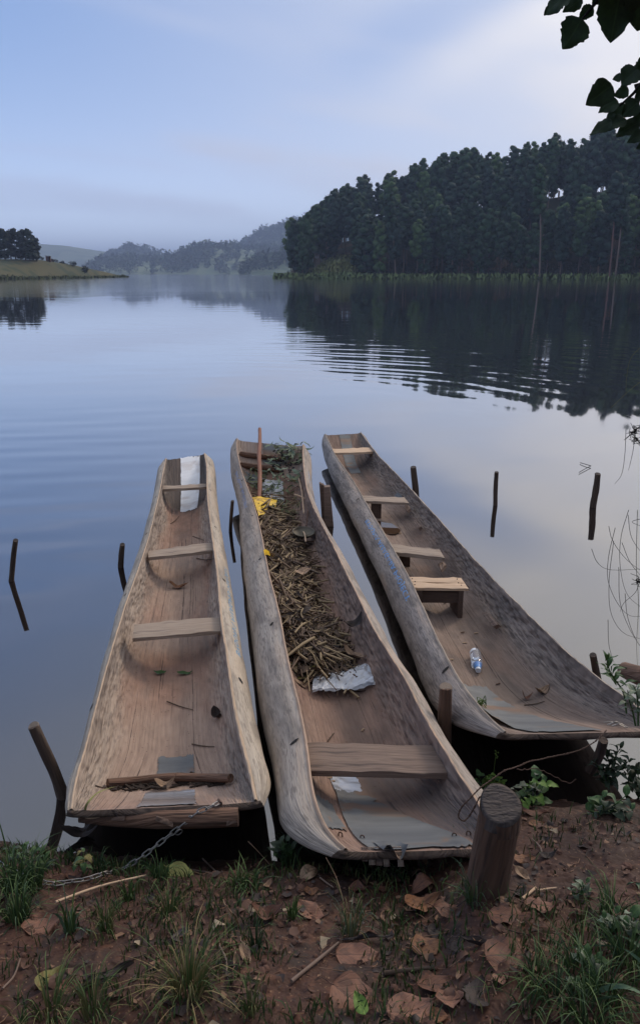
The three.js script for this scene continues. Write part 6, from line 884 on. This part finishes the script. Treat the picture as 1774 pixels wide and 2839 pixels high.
{ const b = onGround([0.684, 0.200, -2.641]), c = onGround([0.830, 0.200, -2.591]);
  const st = (b0, tops) => tops.map((q) => { const tp = atZ(q, b0[2]); return [[b0[0], b0[1], b0[2]], [lerp(b0[0], tp[0], 0.5), lerp(b0[1], tp[1], 0.55), b0[2] + 0.01], tp]; });
  herb('weed', 'bright green weed behind the stout post, left clump', b, st(b, [[0.624, 0.300, -2.644], [0.680, 0.300, -2.626], [0.665, 0.300, -2.657], [0.709, 0.300, -2.609]]), { size: 0.06, w: 0.6, shape: 'ovate', jag: 0.3, mat: [LM.green, LM.lime], gap: 0.02, from: 0.2, r: 0.0025, lift: 0.1 });
  herb('weed', 'bright green weed behind the stout post, right clump', c, st(c, [[0.785, 0.300, -2.592], [0.862, 0.300, -2.661], [0.882, 0.300, -2.618], [0.818, 0.300, -2.618], [0.750, 0.300, -2.558]]), { size: 0.062, w: 0.6, shape: 'ovate', jag: 0.3, mat: [LM.green, LM.deep, LM.lime], gap: 0.02, from: 0.1, r: 0.0025, lift: 0.1 });
  const fl = thing('flowering_stalk', 'thin upright flowering stalk in the weeds behind the stout post', 'plant', b), tp = atZ([0.694, 0.400, -2.667], b[2]), L = (p) => [p[0] - b[0], p[1] - b[1], p[2] - b[2]];
  part('stem', limb([[0, 0, 0], L(atZ([0.688, 0.300, -2.661], b[2])), L(tp)], [0.0018, 0.0014, 0.001], 5, 5), LM.lime, fl); for (let k = 0; k < 9; k++) { const f = new THREE.IcosahedronGeometry(0.0032, 1), q = L(tp), m = part('bud', f, LM.lime, fl); m.position.set(q[0] + rr(-0.008, 0.008), q[1] - k * 0.008 * (k < 6 ? 1 : 3), q[2] + rr(-0.006, 0.006)); }
  const d = onGround([1.087, 0.220, -2.533]); herb('broadleaf_weed', 'low plant with broad rounded leaves at the right under the canoe', d, st(d, [[1.008, 0.250, -2.510], [1.075, 0.300, -2.525], [1.122, 0.250, -2.510], [1.172, 0.300, -2.534], [1.031, 0.300, -2.485], [1.160, 0.300, -2.446]]), { size: 0.06, w: 0.62, shape: 'ovate', mat: [LM.deep, LM.green], gap: 0.035, from: 0.3, r: 0.003, lift: 0.1 });
  const e = onGround([1.236, 0.250, -2.575]); herb('broadleaf_weed', 'dark broad-leaved plant at the right edge below the canoe', e, st(e, [[1.191, 0.350, -2.626], [1.214, 0.400, -2.590], [1.228, 0.400, -2.521], [1.169, 0.350, -2.540], [1.215, 0.350, -2.524]]), { size: 0.075, w: 0.5, shape: 'ovate', mat: LM.deep, gap: 0.03, from: 0.2, r: 0.003, lift: 0.1 });
}
{ const f = atZ([1.249, 0.050, -2.915], -2.88); herb('dark_shrub', 'dark leafy shrub seen against the water beneath the right canoe', f, [[f, atZ([1.285, 0.100, -2.992], -2.9), atZ([1.254, 0.200, -2.975], -2.9)], [f, atZ([1.264, 0.200, -2.902], -2.88), atZ([1.265, 0.300, -2.850], -2.88)], [f, atZ([1.180, 0.200, -2.821], -2.86), atZ([1.170, 0.200, -2.896], -2.86)], [f, atZ([1.255, 0.200, -2.821], -2.86), atZ([1.334, 0.200, -2.902], -2.86)]], { size: 0.05, w: 0.45, shape: 'ovate', mat: LM.deep, gap: 0.012, from: 0.05, r: 0.003, lift: 0 }); }
{ const b = onGround([-0.856, 0.120, -2.321]), tp = atZ([-0.859, 0.200, -2.355], b[2]); herb('sprig', 'small leaning sprig at the water edge left of the chain', b, [[b, [b[0] + 0.005, lerp(b[1], tp[1], 0.5), b[2]], tp], [b, [b[0] - 0.01, lerp(b[1], tp[1], 0.4), b[2]], atZ([-0.867, 0.200, -2.280], b[2])]], { size: 0.042, w: 0.5, shape: 'ovate', mat: [LM.green, LM.olive], gap: 0.014, from: 0.3, r: 0.002, lift: -0.4 }); }
{ const b = onGround([-1.079, 0.150, -2.296]); for (const [x, label, tops] of [[0, 'leafy weeds in the grass at the left edge of the bank, taller clump', [[-1.054, 0.250, -2.322], [-1.000, 0.250, -2.305], [-1.098, 0.250, -2.297]]], [0.1, 'leafy weeds in the grass at the left edge of the bank, right clump', [[-0.982, 0.200, -2.305], [-1.009, 0.200, -2.280], [-0.995, 0.220, -2.315]]]]) { const q = [b[0] + x, b[1], b[2]]; herb('weed', label, q, tops.map((p) => { const tp = atZ(p, b[2]); return [q, [lerp(q[0], tp[0], 0.5), lerp(q[1], tp[1], 0.6), q[2]], tp]; }), { size: 0.04, w: 0.45, shape: 'ovate', mat: [LM.deep, LM.green], gap: 0.02, from: 0.2, r: 0.002, lift: 0.2 }); } 
  const s = onGround([-1.125, 0.150, -2.337]), tp = atZ([-1.175, 0.300, -2.402], s[2]); solo('stalk', limb([[s[0], s[1], s[2]], [lerp(s[0], tp[0], 0.4), lerp(s[1], tp[1], 0.5), s[2]], tp], [0.0032, 0.0028, 0.0015], 6, 5), LM.green, 'single tall green stalk leaning out of the left edge of the picture', 'stalk'); }
{ const b = onGround([-0.133, 0.150, -2.322]); const tp = [[-0.143, 0.250, -2.324], [-0.120, 0.250, -2.341], [-0.101, 0.250, -2.298], [-0.163, 0.200, -2.340]]; herb('broadleaf_weed', 'small broad-leaved plant at the water edge between the left and middle canoes', b, tp.map((p) => { const q = atZ(p, b[2]); return [b, [lerp(b[0], q[0], 0.4), lerp(b[1], q[1], 0.6), b[2]], q]; }), { size: 0.05, w: 0.5, shape: 'ovate', jag: 0.15, mat: [LM.green, LM.sage], gap: 0.028, from: 0.4, r: 0.002, lift: 0.4 }); }
for (const [p, tops, sz, label] of [[[0.847, 0.360, -1.816], [[0.826, 0.400, -1.836], [0.869, 0.400, -1.856], [0.883, 0.400, -1.815], [0.808, 0.400, -1.796]], 0.036, 'small-leaved green weed at the right, upper clump'], [[0.900, 0.360, -1.796], [[0.879, 0.400, -1.805], [0.922, 0.400, -1.836], [0.911, 0.400, -1.786], [0.914, 0.400, -1.856]], 0.042, 'small-leaved green weed at the right edge, middle clump'], [[0.742, 0.380, -1.684], [[0.733, 0.400, -1.697], [0.761, 0.400, -1.692], [0.715, 0.400, -1.666], [0.747, 0.400, -1.627]], 0.045, 'grey-green weed with heart leaves at the lower right'], [[0.826, 0.320, -2.011], [[0.785, 0.340, -1.984], [0.817, 0.360, -1.996], [0.842, 0.360, -2.019], [0.838, 0.340, -1.950]], 0.034, 'small weed on the mud at the right, nearest the post'], [[0.669, 0.410, -1.581], [[0.662, 0.440, -1.579], [0.686, 0.440, -1.567], [0.636, 0.430, -1.559]], 0.034, 'low weed among the lush grass at the bottom right']]) { const b = onGround(p); herb('weed', label, b, tops.map((q) => { const tp = atZ(q, b[2]); return [b, [lerp(b[0], tp[0], 0.5), lerp(b[1], tp[1], 0.6) + 0.004, b[2]], tp]; }), { size: sz, w: 0.6, shape: 'ovate', jag: 0.12, mat: [LM.green, LM.sage, LM.deep], gap: 0.018, from: 0.15, r: 0.002, lift: 0.15 }); }
{ // long dry stalks of the thin tuft
  const z = onGround([0.086, 0.310, -1.884])[2]; solo('stalk', limb([onGround([0.086, 0.310, -1.884]), atZ([0.068, 0.400, -1.907], z), atZ([0.048, 0.450, -1.940], z), atZ([0.018, 0.500, -1.964], z)], [0.0013, 0.001, 0.0008], 5, 6), M.plankPale, 'long dry flower stalk bending out of the thin wispy tuft', 'stalk');
  const z2 = onGround([-0.173, 0.180, -2.296])[2]; solo('stalk', limb([onGround([-0.172, 0.180, -2.288]), atZ([-0.211, 0.250, -2.273], z2), atZ([-0.251, 0.300, -2.274], z2)], [0.0014, 0.0012, 0.002], 5, 6), M.plankPale, 'short dry seed stalk at the water edge between the canoes', 'stalk');
}
{ // wiry stems from the right edge
  const t = thing('wiry_plant', 'thin dark wiry stems looping in from the right edge over the water', 'plant', [0, 0, 0]); seed(33);
  const z = -2.95, L = [[[1.231, 1.965, -2.950], [1.191, 1.938, -2.950], [1.157, 1.897, -2.950], [1.149, 1.827, -2.950], [1.154, 1.759, -2.950]], [[1.248, 1.827, -2.950], [1.207, 1.811, -2.950], [1.173, 1.784, -2.950], [1.101, 1.709, -2.950]], [[1.189, 1.618, -3.000], [1.196, 1.513, -3.000], [1.191, 1.434, -3.000], [1.170, 1.399, -3.000]], [[1.224, 1.618, -3.000], [1.227, 1.553, -3.000], [1.221, 1.480, -3.000], [1.217, 1.454, -3.000]], [[1.196, 1.321, -2.900], [1.179, 1.214, -2.900], [1.189, 1.090, -2.900], [1.233, 0.964, -2.900], [1.303, 0.903, -2.900]], [[1.134, 1.248, -2.920], [1.153, 1.193, -2.920], [1.217, 1.111, -2.920], [1.300, 1.048, -2.920]], [[1.152, 1.248, -2.900], [1.139, 1.125, -2.900], [1.148, 1.027, -2.900], [1.202, 0.921, -2.900], [1.253, 0.874, -2.900], [1.313, 0.871, -2.900]], [[1.144, 1.200, -2.880], [1.145, 1.022, -2.880], [1.170, 0.887, -2.880], [1.227, 0.807, -2.880], [1.317, 0.775, -2.880]], [[1.087, 1.143, -2.950], [1.116, 1.085, -2.950], [1.158, 1.056, -2.950], [1.311, 1.057, -2.950]], [[1.196, 1.301, -2.900], [1.221, 1.207, -2.900], [1.283, 1.125, -2.900]], [[1.168, 1.099, -2.860], [1.191, 0.946, -2.860], [1.243, 0.831, -2.860], [1.307, 0.737, -2.860]], [[1.230, 1.321, -2.900], [1.254, 1.083, -2.900], [1.281, 0.928, -2.900], [1.295, 0.746, -2.900], [1.312, 0.634, -2.900]], [[1.201, 0.992, -2.850], [1.222, 0.893, -2.850], [1.271, 0.786, -2.850], [1.309, 0.742, -2.850]], [[1.166, 0.856, -2.900], [1.183, 0.739, -2.900], [1.211, 0.664, -2.900]], [[1.263, 1.288, -2.900], [1.215, 1.273, -2.900], [1.268, 1.248, -2.900]], [[1.185, 1.187, -2.900], [1.227, 1.104, -2.900], [1.294, 1.027, -2.900]], [[1.275, 1.187, -2.900], [1.267, 0.985, -2.900], [1.221, 0.928, -2.900], [1.211, 0.892, -2.900]]];
  L.forEach((P, i) => part('stem', limb(P, [0.0012, 0.001, 0.0006], 5, 6), i < 2 ? GM.olive : M.dark, t));
  for (const [p, n, s] of [[[1.225, 1.608, -3.000], 16, 0.04], [[1.235, 1.579, -3.000], 12, 0.035], [[1.265, 1.027, -2.900], 12, 0.03]]) { const tu = []; for (let i = 0; i < n; i++) tu.push(limb([[p[0] + rr(-s, s) * 0.2, p[1] + rr(-s, s) * 0.2, p[2]], [p[0] + rr(-s, s) * 0.7, p[1] + rr(-s, s) * 0.7, p[2] + rr(-s, s) * 0.4], [p[0] + rr(-s, s), p[1] + rr(-s, s), p[2] + rr(-s, s) * 0.4]], [0.0014, 0.001], 4, 2)); part('seed_head', mergeGeometries(tu), M.dark, t); }
}
{ const P = [[[3.133, 0.012, -9.186], [3.169, 0.016, -9.085], [3.207, 0.014, -9.011]], [[3.207, 0.014, -9.011], [3.103, 0.014, -8.881], [2.966, 0.012, -8.700]]]; solo('twig', mergeGeometries(P.map((p) => limb(p, [0.004, 0.004], 5, 4))), M.dark, 'forked twig floating on the water right of the slender stake', 'twig', 'twigs'); }

// ---------------------------------------------------------------- the tree over the bank and its hanging leaves
{
  const t = thing('shore_tree', 'broad tree on the bank behind the viewpoint that shades the bank', 'tree', [2.6, 0.5, 1.9]); seed(99);
  const bark = std(col(84, 70, 60), 0.95);
  part('trunk', limb([[0, -0.4, 0], [-0.1, 1.2, 0.05], [-0.35, 2.4, 0.1], [-0.7, 3.6, 0]], [0.24, 0.2, 0.17, 0.12], 14, 5, 0.08), bark, t);
  for (const P of [[[-0.4, 2.5, 0.1], [-1.6, 3.4, -0.6], [-3.0, 3.9, -1.2], [-4.6, 4.2, -1.0]], [[-0.3, 2.2, 0.1], [0.0, 3.0, -1.2], [-0.4, 3.4, -2.4], [-0.9, 3.5, -2.9]], [[-0.6, 3.2, 0], [0.6, 4.2, 0.4], [1.8, 4.8, 0.2]], [[-0.6, 3.4, 0], [-1.2, 4.6, 0.8], [-2.2, 5.4, 1.6]]]) part('limb', limb(P, [0.1, 0.07, 0.045, 0.02], 10, 5, 0.08), bark, t);
  const cl = []; for (let i = 0; i < 190; i++) { const x = rr(-5.8, 4.2), z = rr(-2.85, 1.6), y = rr(3.1, 5.6) + 0.35 * Math.max(0, -z - 1.9) - 0.05 * Math.pow(x + 1.5, 2) * 0.4; if (y < 2.7 + 0.5 * Math.max(0, -z - 1.8)) continue; cl.push([x, y, z, 0.55, 0.34, 0.55, 105, 0.17]); }
  part('crown', foliage(cl), leafy(44, 62, 34), t);
}
const lookRight = new THREE.Vector3(1, 0, 0), lookBack = new THREE.Vector3(0, 0, 1).applyEuler(camera.rotation), lookUp = lookBack.clone().cross(lookRight);
function hanging(name, label, list, stems, d) {
  const t = thing(name, label, 'branch', [0, 0, 0]); seed(d * 100 | 0);
  const dk = new THREE.MeshPhysicalMaterial({ color: 0xffffff, map: LM.deep.map, roughness: 0.75, transmission: 0.1, thickness: 0, side: THREE.DoubleSide });
  for (const [a, b, w] of list) { const A = V3(a), B = V3(b), L = A.distanceTo(B), x = B.clone().sub(A).normalize(), tw = rr(-0.45, 0.45), n = lookBack.clone().addScaledVector(x, -lookBack.dot(x)).normalize(), z = x.clone().cross(n), n2 = n.clone().multiplyScalar(Math.cos(tw)).addScaledVector(z, Math.sin(tw)), z2 = x.clone().cross(n2); const g = leafGeo(L, w, { shape: w / L > 0.5 ? 'heart' : 'ovate', curl: rr(-0.12, 0.12), fold: rr(0.05, 0.2), jag: 0.12, s: ++leafN * 1.7, nu: 16, nv: 8 }); const m = part('leaf', g, dk, t); m.matrixAutoUpdate = true; m.quaternion.setFromRotationMatrix(new THREE.Matrix4().makeBasis(x, n2, z2)); m.position.copy(A); }
  for (const P of stems) part('twig', limb(P, [0.006, 0.004, 0.0022], 6, 5, 0.1), M.dark, t);
}
hanging('overhanging_branch', 'dark broad leaves hanging into the top right corner, upper bunch', [
  [[0.536, 2.779, -1.946], [0.493, 2.744, -1.968], 0.055], [[0.572, 2.774, -1.959], [0.536, 2.751, -1.976], 0.034], [[0.590, 2.752, -1.938], [0.565, 2.729, -1.952], 0.03], [[0.567, 2.726, -1.931], [0.537, 2.673, -1.953], 0.07], [[0.601, 2.769, -1.930], [0.588, 2.755, -1.938], 0.024], [[0.624, 2.762, -1.870], [0.622, 2.672, -1.896], 0.086], [[0.657, 2.780, -1.908], [0.655, 2.722, -1.926], 0.07], [[0.682, 2.760, -1.862], [0.672, 2.691, -1.884], 0.1]],
  [[[0.728, 2.794, -1.878], [0.658, 2.777, -1.909], [0.601, 2.768, -1.930], [0.537, 2.785, -1.966]], [[0.604, 2.771, -1.929], [0.592, 2.755, -1.937], [0.570, 2.729, -1.940]]], 2.1);
hanging('overhanging_branch', 'dark broad leaves hanging in at the right edge above the forest, lower bunch', [
  [[0.623, 2.584, -1.862], [0.577, 2.549, -1.883], 0.06], [[0.645, 2.602, -1.872], [0.628, 2.598, -1.878], 0.022], [[0.665, 2.611, -1.841], [0.640, 2.582, -1.856], 0.056], [[0.697, 2.620, -1.849], [0.662, 2.601, -1.866], 0.05], [[0.653, 2.558, -1.899], [0.615, 2.540, -1.915], 0.036], [[0.633, 2.515, -1.871], [0.593, 2.491, -1.888], 0.034], [[0.667, 2.521, -1.879], [0.626, 2.503, -1.896], 0.036], [[0.672, 2.583, -1.898], [0.645, 2.571, -1.910], 0.03], [[0.678, 2.549, -1.849], [0.651, 2.523, -1.863], 0.044], [[0.698, 2.517, -1.890], [0.657, 2.492, -1.909], 0.04], [[0.700, 2.490, -1.851], [0.669, 2.472, -1.865], 0.03], [[0.712, 2.472, -1.849], [0.689, 2.458, -1.860], 0.03], [[0.703, 2.575, -1.867], [0.680, 2.558, -1.879], 0.036], [[0.674, 2.556, -1.914], [0.650, 2.529, -1.927], 0.03], [[0.717, 2.536, -1.891], [0.688, 2.510, -1.906], 0.045], [[0.645, 2.537, -1.895], [0.631, 2.522, -1.902], 0.022]],
  [[[0.745, 2.644, -1.858], [0.705, 2.606, -1.882], [0.683, 2.575, -1.896], [0.659, 2.552, -1.909]], [[0.763, 2.551, -1.870], [0.716, 2.542, -1.890], [0.675, 2.532, -1.907], [0.644, 2.520, -1.898]], [[0.690, 2.595, -1.901], [0.697, 2.570, -1.903], [0.699, 2.539, -1.908]]], 2.0);

shadow(scene);
renderer.render(scene, camera);
